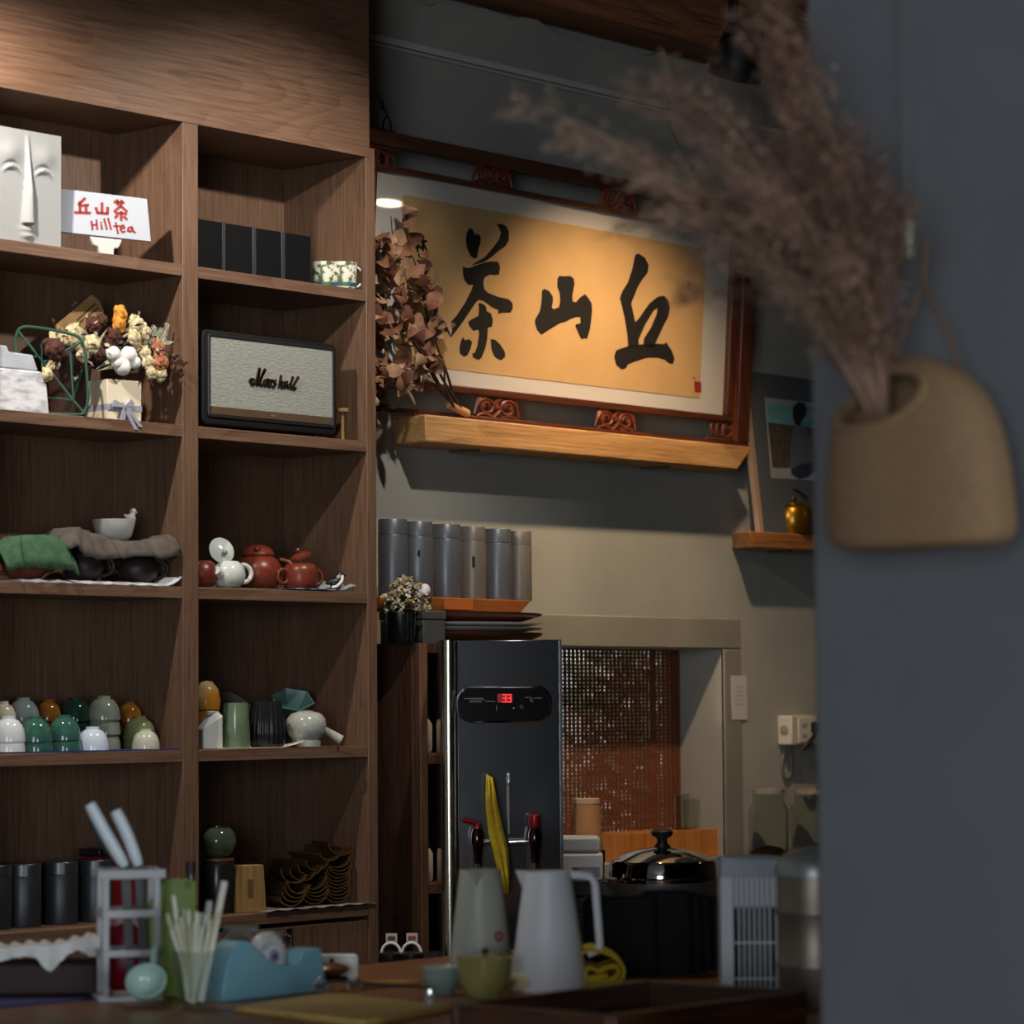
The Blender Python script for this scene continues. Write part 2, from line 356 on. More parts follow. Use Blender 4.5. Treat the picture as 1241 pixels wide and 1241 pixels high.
for st in ([(500,188),(515,190),(528,218),(545,215),(556,232),(555,258),(545,285),(538,330),(525,335),(505,320),(490,285),(484,245),(488,210)],
           [(635,168),(655,165),(680,178),(693,205),(692,245),(675,275),(640,300),(605,330),(570,352),(515,368),(520,360),(575,328),(600,300),(625,270),(645,240),(655,210),(645,185)],
           [(470,370),(480,378),(500,380),(540,365),(580,352),(600,348),(640,350),(650,375),(645,412),(625,415),(600,412),(575,425),(568,450),(572,480),(590,500),(640,520),(690,530),(710,550),(712,575),(700,597),(660,598),(640,603),(642,585),(610,570),(570,540),(545,535),(530,550),(500,595),(470,640),(440,680),(412,717),(400,700),(393,680),(400,655),(440,610),(480,550),(510,490),(520,462),(495,462),(478,440),(470,410)],
           [(545,552),(560,550),(580,565),(585,590),(605,600),(615,630),(610,665),(590,670),(588,720),(578,770),(560,815),(545,827),(520,815),(515,795),(528,790),(540,760),(548,700),(545,680),(520,685),(500,660),(495,640),(520,625),(545,612),(548,580)],
           [(470,715),(480,730),(500,725),(515,740),(505,775),(490,805),(475,810),(455,795),(453,765),(460,735)],
           [(605,725),(625,727),(650,750),(672,785),(675,810),(655,828),(635,820),(620,805),(608,770)]):
    tea.prism(C3(st), -.0102, -.0095)
tea.build('brush_character', INK, fr, smooth=0)
mo = MB(); mo.prism(C5([(480,180),(570,185),(650,178),(700,220),(715,300),(700,380),(680,480),(685,565),(740,575),(790,510),(870,455),(920,510),(970,590),(978,700),(965,850),(940,1010),(900,1130),(860,1120),(820,1135),(780,1060),(725,930),(740,905),(805,890),(800,800),(720,805),(640,835),(590,870),(490,895),(380,960),(215,1065),(150,990),(115,880),(130,820),(190,720),(215,590),(225,460),(222,410),(260,375),(330,405),(385,480),(390,560),(372,650),(400,680),(480,650),(500,560),(490,430),(455,340),(458,230)]), -.0102, -.0095)
mo.build('brush_character', INK, fr, smooth=0)
hi = MB()
hi.prism(C4([(335,150),(350,145),(380,165),(397,200),(392,235),(365,270),(345,305),(315,380),(335,470),(350,555),(350,590),(300,590),(298,530),(285,450),(270,385),(262,355),(275,320),(300,280),(320,220),(330,170)]), -.0102, -.0095)
hi.prism(C4([(333,470),(355,445),(400,380),(440,348),(470,343),(490,365),(498,400),(490,440),(460,500),(430,565),(425,585),(372,585),(375,545),(410,490),(435,430),(440,400),(420,415),(380,480),(350,550)]), -.0102, -.0095)
hi.prism(C4([(300,580),(350,572),(430,568),(470,570),(480,562),(505,600),(520,640),(510,665),(490,660),(475,645),(440,635),(390,635),(340,650),(300,665),(290,685),(270,690),(245,670),(235,630),(245,600),(270,590)]), -.0102, -.0095)
hi.build('brush_character', INK, fr, smooth=0)
# signature column and seal
sg = MB()
for q in ([(250,222),(250,300)],[(240,250),(262,248)],[(250,262),(243,285)],[(252,262),(262,282)],[(278,225),(276,295)],[(266,252),(292,250)],[(276,262),(268,285)],[(278,262),(294,296)],
          [(255,315),(262,328)],[(250,345),(262,350)],[(258,370),(262,400),(256,420)],[(268,330),(270,350)],[(250,400),(272,408)],[(255,430),(268,440),(258,455)],[(270,415),(274,450)],[(258,460),(272,482)],[(262,440),(262,485)]):
    sg.ribbon(C3(q), .0062, -.0102, -.0095)
sg.build('signature', INK, fr, smooth=0)
RED = mat('seal_red', (150, 44, 28), .8)
se = MB(); se.prism(C4([(612,745),(643,748),(645,798),(614,796)]), -.0102, -.0095); se.build('seal', RED, fr, smooth=0); se = MB(); se.ribbon(C4([(608,728),(614,734)]), .004, -.0102, -.0095); se.build('seal', RED, fr, smooth=0)
for yy in (300, 320):
    se = MB(); se.ribbon(C4([(585, yy-20), (588, yy)]), .003, -.0102, -.0095); se.build('seal', RED, fr, smooth=0)

# pierced scroll carvings between the two frames
CARV = mat('carved_rosewood', (120, 56, 32), .45, rgb2=(98, 44, 26), scale=60)
def carving(xc, z0, z1, wdt):
    b = MB(); h = z1-z0; zc = (z0+z1)/2
    for s in (-1, 1):
        b.tube([(xc+s*wdt*.24+wdt*.20*math.cos(a)*s*(1-a/14), -.016, zc+h*.42*math.sin(a)*(1-a/16)) for a in [i*.45 for i in range(22)]], .0042, 5)
        b.tube(smoothpath([(xc+s*wdt*.5, -.016, z0+h*.1), (xc+s*wdt*.46, -.016, zc), (xc+s*wdt*.40, -.016, z1-h*.08), (xc+s*wdt*.26, -.016, z1-h*.02)], 3), .0042, 5)
        b.tube(smoothpath([(xc+s*wdt*.45, -.016, z0), (xc+s*wdt*.30, -.016, z0+h*.16), (xc+s*wdt*.1, -.016, z0+h*.02)], 3), .0042, 5)
    b.tube(smoothpath([(xc-wdt*.08, -.016, z0), (xc+wdt*.06, -.016, zc-h*.1), (xc-wdt*.05, -.016, zc+h*.15), (xc+wdt*.08, -.016, z1)], 3), .005, 5)
    b.ball((xc, -.017, zc+h*.05), h*.16, 8, sy=.6); b.ball((xc-wdt*.3, -.017, zc), h*.11, 8, sy=.6); b.ball((xc+wdt*.3, -.017, zc), h*.11, 8, sy=.6)
    b.build('carving', CARV, fr)
cz = (zb[1], zb[2], zt[2], zt[1])
for u in (591, 743): x = fx(u, 215 if u < 700 else 245)[0]; carving(x, cz[2], cz[3], .145)
for u in (596, 740): x = fx(u, 495 if u < 700 else 508)[0]; carving(x, cz[0], cz[1], .165)
def corner(xc, zc, sx, sz):
    b = MB(); L = .10
    b.tube([(xc, -.016, zc+sz*L*1.5), (xc, -.016, zc), (xc-sx*L*1.2, -.016, zc)], .004, 5)
    for k in range(3):
        r = .022-.004*k; cx_, cz_ = xc-sx*(.028+.03*k), zc+sz*(.028)
        b.tube([(cx_+r*math.cos(a), -.016, cz_+sz*r*math.sin(a)) for a in [i*.6 for i in range(11)]], .0036, 5)
        cx_, cz_ = xc-sx*.022, zc+sz*(.05+.03*k)
        b.tube([(cx_+.016*math.cos(a), -.016, cz_+sz*r*math.sin(a)) for a in [i*.6 for i in range(11)]], .0036, 5)
    b.build('corner_carving', CARV, fr)
corner(xr_o2-.004, zb[1]+.004, 1, 1); corner(xr_o2-.004, zt[1]-.004, 1, -1); corner(xl_o2+.004, zt[1]-.004, -1, -1); corner(xl_o2+.004, zb[1]+.004, -1, 1)
# glazing
gm = bpy.data.materials.new('picture_glass'); gm.use_nodes = True; nt = gm.node_tree; nt.nodes.remove(nt.nodes['Principled BSDF'])
tr = nt.nodes.new('ShaderNodeBsdfTransparent'); gl = nt.nodes.new('ShaderNodeBsdfGlossy'); gl.inputs['Roughness'].default_value = 0.02
fl = nt.nodes.new('ShaderNodeLayerWeight'); fl.inputs['Blend'].default_value = 0.5; fp = nt.nodes.new('ShaderNodeMath'); fp.operation = 'POWER'; fp.inputs[1].default_value = 4
fn = nt.nodes.new('ShaderNodeMath'); fn.operation = 'MULTIPLY_ADD'; fn.inputs[1].default_value = 0.4; fn.inputs[2].default_value = 0.03
nt.links.new(fl.outputs['Facing'], fp.inputs[0]); nt.links.new(fp.outputs[0], fn.inputs[0]); mx = nt.nodes.new('ShaderNodeMixShader')
nt.links.new(fn.outputs[0], mx.inputs[0]); nt.links.new(tr.outputs[0], mx.inputs[1]); nt.links.new(gl.outputs[0], mx.inputs[2]); nt.links.new(mx.outputs[0], nt.nodes['Material Output'].inputs[0])
MATS['picture_glass'] = gm
MB().box(xl_i0, xr_i0, -.0165, -.0145, zb[3], zt[3]).build('glass_pane', gm, fr)
# hanging hooks on the top bar
for u, v in ((461, 158), (836, 222)):
    x = fx(u, v)[0]
    h = MB(); h.tube(smoothpath([(x-.012, -.02, zt[0]-.005), (x-.012, -.02, zt[0]+.02), (x, -.02, zt[0]+.036), (x+.012, -.02, zt[0]+.02), (x+.012, -.02, zt[0]-.005)], 4), .0025, 6)
    h.box(x-.022, x+.022, -.024, -.014, zt[0]-.002, zt[0]+.004); h.build('hanger', CHROME, fr)
# picture rail and hanging wires
rl = thing('picture_rail', 'thin aluminium picture rail fixed high on the grey wall', 'rail', (1.2, WY, 3.02))
MB().box(-1.0, 1.05, -.014, -.001, .000, .016).build('rail', mat('rail_alu', (200, 200, 198), .4), rl, bevel=.002)
MB().box(-1.0, 1.05, -.010, -.001, -.010, -.003).build('lip', mat('rail_alu2', (186, 186, 184), .4), rl)
for u, v in ((461, 158), (836, 222)):
    p = FM @ Vector((fx(u, v)[0], -.02, zt[0]+.036)); q = Vector((p.x, WY-.012, 3.015))
    wt = thing('picture_wire', 'thin steel hanging wire from rail to the %s end of the rosewood frame' % ('cabinet' if u < 500 else 'far'), 'wire', q)
    MB().tube([(0, 0, 0), (p-q)*.98], .0012, 5).build('wire', STEEL, wt)
    MB().lathe([(0, -.012), (.0035, -.012), (.0035, .012), (0, .012)], 8, Matrix.Translation((p-q)*.86)).build('crimp', CHROME, wt)

# ------------------------------------------------------------------ wooden wall shelves
pl = thing('plank_shelf', 'thick pale wooden plank shelf under the framed calligraphy', 'shelf', (1.0, WY, 2.065))
b = MB(); pts = [(-.64, -.13), (.66, -.13), (.69, 0), (-.62, 0)]
vs = [(x, y, .064) for x, y in pts]+[(-.635, -.128, 0), (.60, -.122, 0), (.62, 0, 0), (-.61, 0, 0)]
b.add(vs, [(0, 1, 2, 3), (7, 6, 5, 4), (0, 4, 5, 1), (1, 5, 6, 2), (2, 6, 7, 3), (3, 7, 4, 0)])
b.build('plank', PLANK, pl, bevel=.004)
for x in (-.40, .35): MB().box(x-.012, x+.012, -.08, 0, -.006, .001).build('bracket', STEEL, pl)
# ------------------------------------------------------------------ left bay, top shelf
def shelf_at(k, u, y, v=None): p = at_y(u, v if v else 600, y); p.z = ZT[k]; return p
M_CER = mat('matte_white_ceramic', (150, 153, 153), .7)
p = shelf_at(1, 21, .055, 290); s_ = mpp(p)
wd, ht = .176, .228
t = thing('face_sculpture', 'white square ceramic slab with a long-nosed sleeping face in relief', 'sculpture', p)
NX, NZ = 70, 70
def face_h(x, z):
    # x in -1..1 across, z in 0..1 up
    h = 0.0; nx = x-0.0
    if z > .18:
        wn = .07+.13*max(0, (.62-z))/.44; hn = .016*min(1, max(0, (.98-z)/.5))
        h += hn*max(0, 1-(abs(nx)/wn)**2)
    h += .007*math.exp(-((nx/.22)**2+((z-.13)/.028)**2)*1.2)+.008*math.exp(-((nx/.18)**2+((z-.075)/.024)**2)*1.2)
    for s in (-1, 1):
        ex = (x-s*.47)/.27; zz = z-(.665-.05*ex*ex)
        if abs(ex) < 1.05: h += .006*math.exp(-(zz/.020)**2)*(1-ex**2*.85)-.006*math.exp(-((zz-.034)/.012)**2)*(1-ex**2*.8)
        h += .006*math.exp(-(((x-s*.5)/.3)**2+((z-.78)/.09)**2))
    return h
b = MB(); vs = []; fs = []
for j in range(NZ+1):
    for i in range(NX+1):
        xx = -1+2*i/NX; zz = j/NZ; vs.append((xx*wd/2, -.03-face_h(xx, zz), zz*ht))
for j in range(NZ):
    for i in range(NX):
        a = j*(NX+1)+i; fs.append((a, a+1, a+NX+2, a+NX+1))
b.add(vs, fs); b.build('face_relief', M_CER, t, smooth=60)
MB().box(-wd/2, wd/2, -.0299, .045, 0, ht).build('planter_body', M_CER, t, bevel=.004)
# sign
SP = shelf_at(1, 126, .03, 300)
SM = frame_m(SP, -.42, -.085)
t = thing('name_sign', 'small white sign with red handwritten Chinese and English shop name', 'sign', SP, -.42, -.085)
def sx_(pts): return [loc_px(SM, 60+x/9.546, 215+y/9.546) for x, y in pts]
MB().prism(sx_([(80,128),(1122,252),(1168,748),(122,635)]), -.004, .004).build('board', mat('sign_white', (164, 170, 180), .5), t, bevel=.001)
MB().prism(sx_([(465,680),(840,720),(825,770),(800,815),(748,825),(745,905),(575,880),(562,800),(505,775)]), -.001, .010).build('stand', mat('stand_white', (180, 180, 178), .45), t, bevel=.002)
SRED = mat('sign_red', (142, 38, 36), .6)
for wl, strokes in ((.0058, [[(400,250),(330,320)],[(345,290),(345,410)],[(340,335),(440,325)],[(415,330),(415,410)],[(290,412),(460,418)]]),
                (.0058, [[(600,305),(600,420)],[(530,360),(548,415),(660,425)],[(665,355),(662,425)]]),
                (.0058, [[(745,290),(850,300)],[(775,268),(780,320)],[(825,275),(818,322)],[(815,335),(745,400)],[(815,335),(885,400)],[(760,420),(880,425)],[(822,405),(822,500)],[(775,450),(755,470)],[(855,460),(885,490)]]),
                (.0040, [[(478,515),(490,610)],[(535,500),(545,605)],[(482,560),(540,552)]]),
                (.0040, [[(590,555),(600,605)],[(588,525),(590,532)]]), (.0040, [[(625,485),(655,605)]]), (.0040, [[(670,480),(705,605)]]),
                (.0040, [[(758,530),(785,655)],[(738,570),(800,568)]]),
                (.0040, [[(815,600),(858,590),(845,560),(818,570),(815,610),(835,640),(865,630)]]),
                (.0040, [[(940,580),(905,590),(900,625),(930,635),(950,600),(945,580),(960,630),(985,645)]])):
    b = MB()
    for q in strokes: b.ribbon(sx_(q), wl, -.0048, -.004)
    b.build('letter', SRED, t, smooth=0)
# ------------------------------------------------------------------ left bay, second shelf
# pale stacked printed stones / birch box
p = shelf_at(2, 12, .075, 497)
t = thing('birch_box', 'pale grey and white mottled bark box at the end of the shelf', 'box', p, -.35)
BIR = mat('birch_bark', (206, 208, 212), .8, rgb2=(128, 132, 140), scale=30, stretch=(1, 1, 2.5), bump=.3, ramp=(.45, .75))
MB().prism([(-.10, 0), (.072, 0), (.066, .06), (.055, .085), (-.10, .092)], -.03, .03).build('body', BIR, t, bevel=.003)
MB().prism([(-.10, .093), (.050, .086), (.038, .118), (-.012, .122), (-.016, .134), (-.10, .136)], -.026, .026).build('lid', mat('birch_grey', (150, 156, 166), .8, rgb2=(176, 180, 186), scale=20), t, bevel=.003)
# terracotta planter behind the wire basket
p = shelf_at(2, 77, .13, 500)
t = thing('brown_planter', 'dark brown tapered planter standing behind the green wire basket', 'planter', p)
MB().lathe([(.0, 0), (.042, 0), (.058, .12), (.061, .125), (.061, .137), (.054, .137), (.05, .115), (0, .11)], 28).build('body', mat('dark_brown_clay', (66, 38, 28), .6), t)
# green wire basket
p = shelf_at(2, 62, .035, 500); BM = frame_m(p, -.55)
t = thing('wire_basket', 'green painted wire basket frame with crossed diagonal wires', 'basket', p, -.55)
def wb_(pts): return [Vector((q[0], 0, q[1])) for q in (loc_px(BM, x/5.396, 350+y/5.396) for x, y in pts)]
GW = mat('green_wire', (38, 78, 62), .45)
z0_ = min(q.z for q in wb_([(250, 815)]))
def lift(ps): return [Vector((q.x, q.y, max(q.z, .003))) for q in ps]
fr_pts = [(100,330),(120,270),(170,248),(300,262),(440,290),(520,320),(550,380),(565,520),(575,700),(560,790),(520,825),(380,825),(240,815),(180,790),(140,700),(120,560),(105,420)]
MB().tube(lift(smoothpath(wb_(fr_pts+fr_pts[:1]), 3)[:-1]), .0031, 7, closed=True).build('front_loop', GW, t)
back = [Vector((q.x+.012, q.y+.075, q.z)) for q in lift(wb_([(270,330),(330,320),(450,335),(540,350),(550,480),(480,690),(470,780),(400,790),(300,780)]))]
MB().tube(back, .0026, 7, closed=True).build('back_loop', GW, t)
for a, c in (((120,280),(290,490)),((290,490),(470,720)),((470,720),(550,815)),((110,560),(320,580)),((145,690),(480,730)),((460,410),(480,720)),((530,350),(290,480)),((100,430),(240,445))):
    MB().tube(lift(wb_([a, c])), .0024, 6).build('wire', GW, t)
for u, v in ((110, 300), (540, 350), (555, 780), (150, 760)):
    q = lift(wb_([(u, v)]))[0]; MB().tube([q, q+Vector((.010, .075, 0))], .0024, 6).build('wire', GW, t)
# flower box
p = shelf_at(2, 158, .012, 517)
t = thing('dried_flower_box', 'cream box of dried flowers with cotton bolls and a grey ribbon', 'flower arrangement', p, -.12)
FB = frame_m(p, -.12)
BOXC = mat('cream_card', (218, 206, 180), .6)
MB().box(-.058, .028, 0, .085, 0, .083).build('box', BOXC, t, bevel=.002)
MB().box(-.0585, .0285, -.0012, .086, .020, .032).build('ribbon_band', mat('grey_ribbon', (150, 150, 164), .4), t)
RB = MATS['grey_ribbon']
for pts in ([(-.02, .03), (-.004, .044), (.004, .034), (-.006, .028)], [(-.02, .03), (-.045, .040), (-.05, .026), (-.022, .026)]):
    MB().prism(pts, -.010, -.004).build('bow_loop', RB, t)
for a in ((-.022, .026, .006, -.018), (-.02, .028, -.03, -.016), (-.016, .026, .018, -.012)):
    MB().prism([(a[0]-.004, a[1]), (a[0]+.004, a[1]), (a[2]+.005, a[3]), (a[2]-.005, a[3])], -.012, -.006).build('ribbon_tail', RB, t)
MB().prism([(-.022, .008), (-.006, .010), (-.006, .044), (-.018, .044)], -.008, -.0065).build('paper_tag', mat('tag_white', (225, 225, 235), .6), t)
def fl(u, v, dy=0.0):   # crop pixel of the flower close-up -> local point, dy behind the box front
    x, z = loc_px(FB @ Matrix.Translation((0, dy, 0)), u/5.396, 350+v/5.396); return Vector((x, dy, z))
COT = mat('cotton', (228, 226, 222), .95)
def blob(name, c, r, m_, sx=1, sy=1, sz=1, jit=.12, n=10, par=None): return MB().ball(c, r, n, sx, sy, sz, jit).build(name, m_, par or t, smooth=80)
for u, v, r in ((740, 425, .013), (840, 430, .014), (800, 510, .014), (880, 480, .011), (770, 480, .012)): blob('cotton_lobe', fl(u, v, -.012), r*1.25, COT, jit=.06, n=12)
ORG = mat('yellow_petal', (214, 156, 52), .7, rgb2=(172, 98, 26), scale=60); BRN = mat('brown_petal', (84, 44, 30), .8, rgb2=(54, 28, 20), scale=70)
CRM = mat('cream_petal', (214, 202, 164), .8, rgb2=(176, 160, 118), scale=70); PNK = mat('peach_petal', (196, 132, 98), .8, rgb2=(150, 90, 62), scale=60)
SGE = mat('sage_leaf', (150, 156, 128), .8, rgb2=(188, 190, 170), scale=60); DKB = mat('dark_twig', (58, 34, 24), .9)
def bloom(u, v, dy, r, m_, n=15, flat=.55):
    r *= 1.35
    c = fl(u, v, dy); b = MB()
    for k in range(n):
        ring = k % 3; a = k*2.4; e = .35+.35*ring
        d = Vector((math.cos(a)*e, -.7+.25*ring, math.sin(a)*e)).normalized()
        b.ball(c+d*r*.6, r*.42, 7, random.uniform(.7, 1.1), flat, random.uniform(.7, 1.1), .28)
    b.build('flower', m_, t, smooth=80)
for q in ((775, 170, .01, .016, ORG), (765, 240, 0, .015, ORG), (600, 240, .02, .016, BRN), (660, 210, .02, .013, BRN), (740, 310, 0, .015, BRN), (340, 400, .0, .022, BRN), (1020, 380, 0, .015, PNK), (1040, 480, -.005, .016, PNK),
          (880, 240, .01, .017, CRM), (870, 320, 0, .015, CRM), (930, 280, .01, .015, CRM), (960, 480, 0, .015, CRM), (940, 420, 0, .013, CRM), (1040, 560, 0, .014, CRM), (980, 550, -.004, .012, CRM), (590, 370, .0, .017, CRM), (420, 340, .02, .014, CRM), (530, 430, 0, .013, CRM), (300, 560, -.012, .012, CRM), (350, 320, .03, .014, CRM), (640, 430, .0, .014, BRN), (620, 470, .02, .016, DKB), (700, 360, .01, .018, DKB), (540, 480, .02, .014, BRN), (480, 300, .04, .02, CRM)): bloom(*q)
def leaf(b, a, c, w, bend=.006):
    d = c-a; s = d.cross(Vector((0, 1, .2))); s = s.normalized()*w if s.length > 1e-7 else Vector((w, 0, 0)); m_ = a+d*.5+Vector((0, -bend, 0))
    b.add([a, a+d*.35+s, m_+s*.9, c, m_-s*.9, a+d*.35-s], [(0, 1, 2, 4, 5), (2, 3, 4)])
def fern(u0, v0, u1, v1, dy, m_, n=9, w=.02):
    a = fl(u0, v0, dy); c = fl(u1, v1, dy); b = MB().tube([a, (a+c)/2+Vector((0, -.004, 0)), c], .0008, 4); d = c-a; s = d.cross(Vector((0, 1, 0))).normalized()
    for k in range(n):
        q = a+d*(k+1)/(n+1); l = w*(1-.75*k/n)
        for sg_ in (-1, 1): leaf(b, q, q+s*sg_*l+d.normalized()*l*.5, .0022, .002)
    b.build('fern_sprig', m_, t, smooth=0)
fern(950, 400, 1015, 240, .01, SGE); fern(1030, 350, 1100, 225, .02, SGE); fern(560, 360, 530, 255, .0, SGE, 7, .012); fern(850, 250, 890, 170, .0, CRM, 7, .012); fern(600, 400, 630, 280, -.002, SGE, 7, .014); fern(330, 500, 270, 640, -.01, CRM, 6, .010); fern(360, 480, 300, 520, -.01, CRM, 6, .012)
for q in ((1060, 420, 1200, 500), (1080, 460, 1220, 490), (1100, 500, 1190, 570), (980, 560, 985, 650), (1080, 400, 1150, 450)):
    a = fl(q[0], q[1], .0); c = fl(q[2], q[3], -.004); b = MB().tube([a, (a+c)/2+Vector((0, 0, -.004)), c], .0009, 4)
    for k in range(4): leaf(b, a+(c-a)*(.3+.2*k), a+(c-a)*(.45+.2*k)+Vector((random.uniform(-.01, .01), 0, random.uniform(-.01, .01))), .003)
    b.build('twig', DKB, t, smooth=0)
for k in range(44):
    a = fl(random.uniform(520, 960), random.uniform(400, 520), .03); c = fl(random.uniform(480, 1080), random.uniform(250, 560), random.uniform(-.012, .03)); b = MB(); leaf(b, a, c, .006, .01); b.build('leaf', random.choice([SGE, DKB, CRM]), t, smooth=0)
for k in range(120):
    dy_ = random.uniform(-.018, .02); a = fl(random.gauss(860, 130) if k % 3 else random.gauss(470, 110), random.gauss(370, 100), dy_); dv = Vector((random.gauss(0, 1), random.gauss(-.5, .6), random.gauss(.2, 1))).normalized()*random.uniform(.010, .022); b = MB(); leaf(b, a, a+dv, random.uniform(.0022, .0045), .003); b.build('petal', random.choice([CRM, CRM, SGE, BRN, DKB, PNK]), t, smooth=0)
# kraft card tucked behind the flowers
KM = frame_m(p+Vector((-.02, .115, 0)), -.12); pk = p+Vector((-.02, .115, 0))
def kx(pts): return [loc_px(KM, x/5.396, 350+y/5.396) for x, y in pts]
t2 = thing('kraft_card', 'tilted brown kraft paper tag with printed lines behind the dried flowers', 'card', pk, -.12)
co = kx([(360,240),(600,38),(650,75),(680,150),(500,300),(430,420)]); zz = min(q[1] for q in co)
MB().prism(co, 0, .002).build('card', mat('kraft', (178, 142, 92), .8, rgb2=(164, 128, 80), scale=50), t2)
for a, c in (((505,205),(620,100)), ((520,225),(640,125))): MB().ribbon(kx([a, c]), .0035, -.0006, 0).build('printed_line', mat('print_brown', (88, 62, 38), .8), t2, smooth=0)
MB().tube([(*([ (kx([(500, 300)])[0][0]) ]), .004, kx([(500, 300)])[0][1]), (kx([(500, 300)])[0][0], .004, .0)], .0025, 6).build('stick', mat('stick_wood', (150, 118, 78), .7), t2)
# ------------------------------------------------------------------ left bay, third shelf: draped teapots
TOW = mat('white_towel', (206, 208, 210), .95, bump=.4, scale=200)
p3 = shelf_at(3, 98, .07, 705)
t = thing('white_towel', 'folded white towel laid under the cloth covered teapots', 'towel', p3)
b = MB(); nx_, ny_ = 34, 8; vs = []
for j in range(ny_+1):
    for i in range(nx_+1):
        x = -.215+.43*i/nx_; y = -.068+.125*j/ny_; e = (.004 if 0 < i < nx_ and 0 < j < ny_ else 0)
        if i > nx_-3: e += .006*(i-nx_+3)
        vs.append((x+.004*math.sin(j*2.1), y+.003*math.sin(i*1.3), .002+e+.0012*math.sin(i*1.7+j)))
fs = [(j*(nx_+1)+i, j*(nx_+1)+i+1, (j+1)*(nx_+1)+i+1, (j+1)*(nx_+1)+i) for j in range(ny_) for i in range(nx_)]
o = b.add(vs, fs).build('towel', TOW, t, smooth=70); q = o.modifiers.new('s', 'SOLIDIFY'); q.thickness = .004; q.offset = 1
def teapot(name, label, cat, loc, R, H, m_, rz=0.0, lid='knob', spout=True, handle=True, prof=None, group=None, lidm=None, hr=.0045, spoutlen=1.0):
    t = thing(name, label, cat, loc, rz, group=group)
    prof = prof or [(0, 0), (R*.62, 0), (R*.70, H*.03), (R*.90, H*.18), (R, H*.42), (R*.96, H*.62), (R*.80, H*.82), (R*.60, H*.92), (R*.55, H*.94), (R*.50, H*.90), (0, H*.86)]
    MB().lathe(prof, 32).build('body', m_, t, smooth=50)
    if lid:
        l = MB().lathe([(0, H*.91), (R*.60, H*.925), (R*.60, H*.955), (R*.50, H*1.0), (R*.2, H*1.05), (0, H*1.055)], 28).build('lid', lidm or m_, t, smooth=50)
        MB().ball((0, 0, H*1.055+R*.14), R*.19, 12).build('knob', lidm or m_, l)
    if spout:
        q = smoothpath([(-R*.80, 0, H*.34), (-R*(.9+.35*spoutlen), 0, H*.46), (-R*(.9+.50*spoutlen), 0, H*.70), (-R*(.9+.68*spoutlen), 0, H*.90)], 4)
        MB().tube(q, [R*.26-(R*.15)*i/(len(q)-1) for i in range(len(q))], 10).build('spout', m_, t, smooth=60)
    if handle:
        a = [(R*(.88+.62*math.sin(k)), 0, H*.50+H*.33*math.cos(k)) for k in [i*PI/10 for i in range(11)]]
        MB().tube(a, hr, 9).build('handle', m_, t, smooth=60)
    return t
DKC = mat('dark_zisha', (52, 42, 40), .45); TER = mat('terracotta_clay', (116, 62, 42), .5)
zt3 = ZT[3]+.0085
a = at_y(30, 690, .07); a.z = zt3; teapot('clay_teapot', 'brown clay teapot under the green cloth', 'teapot', a, .046, .062, TER, rz=2.6)
a = at_y(100, 690, .07); a.z = zt3; teapot('clay_teapot', 'dark clay teapot under the folded grey brown cloth', 'teapot', a, .043, .062, DKC, rz=-.5, spout=False)
a = at_y(166, 690, .065); a.z = zt3; teapot('clay_teapot', 'dark clay teapot with handle out, next to the cabinet divider', 'teapot', a, .044, .058, DKC, rz=-.45)
def drape(name, label, mat_, cpx, y, profile, depth, thick=.004):
    """cloth draped over pots: pixel profile of its upper line, falling in front and behind"""
    base = at_y(cpx[0], cpx[1], y); base.z = ZT[3]; M = frame_m(base, 0)
    t = thing(name, label, 'cloth', base)
    pts = []
    for (u, v, vb) in profile:
        xa, za = loc_px(M, u, v); xb, zb_ = loc_px(M, u, vb); pts.append((xa, za, zb_))
    P = []
    for i in range(len(pts)-1):
        for k in range(5):
            f_ = k/5; f_ = f_*f_*(3-2*f_); P.append(tuple(pts[i][q]*(1-f_)+pts[i+1][q]*f_ for q in range(3)))
    P.append(pts[-1]); vs = []; K = 11
    for i, (x, zt_, zb_) in enumerate(P):
        for k in range(K):
            a = k/(K-1)  # 0 front hem .. 1 back hem
            if a < .4: q = a/.4; z = zb_+(zt_-zb_)*(q**.75); y_ = -depth+.35*depth*q
            elif a < .65: z = zt_+.001; y_ = -depth*.65+(a-.4)/.25*depth*.9
            else: q = (a-.65)/.35; z = zt_-(zt_-max(zb_, .02))*q*.8; y_ = depth*.25+depth*.6*q
            fold = .0035*math.sin(i*.9+k*.5)+.002*math.sin(i*2.3); vs.append((x, y_+fold, z+.0015*math.sin(i*1.7+k)))
    n = len(P); fs = [(i*K+k, (i+1)*K+k, (i+1)*K+k+1, i*K+k+1) for i in range(n-1) for k in range(K-1)]
    o = MB().add(vs, fs).build('cloth', mat_, t, smooth=75); q = o.modifiers.new('s', 'SOLIDIFY'); q.thickness = thick; q.offset = 1
    return t
GRC = mat('green_cloth', (52, 84, 58), .95, rgb2=(66, 98, 68), scale=60, bump=.5); GBC = mat('grey_brown_cloth', (92, 84, 78), .95, rgb2=(76, 68, 62), scale=40, bump=.4)
drape('green_cloth', 'green terry cloth draped over a clay teapot', GRC, (30, 700), .055, [(-14, 672, 694), (0, 658, 690), (8, 654, 690), (28, 652, 690), (50, 653, 692), (62, 660, 693), (69, 672, 696), (71, 690, 700)], .058)
drape('grey_cloth', 'grey brown cloth draped over two dark teapots', GBC, (120, 700), .06, [(58, 656, 668), (68, 644, 664), (78, 643, 676), (95, 649, 680), (120, 658, 678), (150, 660, 676), (175, 657, 679), (190, 652, 672), (193, 656, 668)], .062)
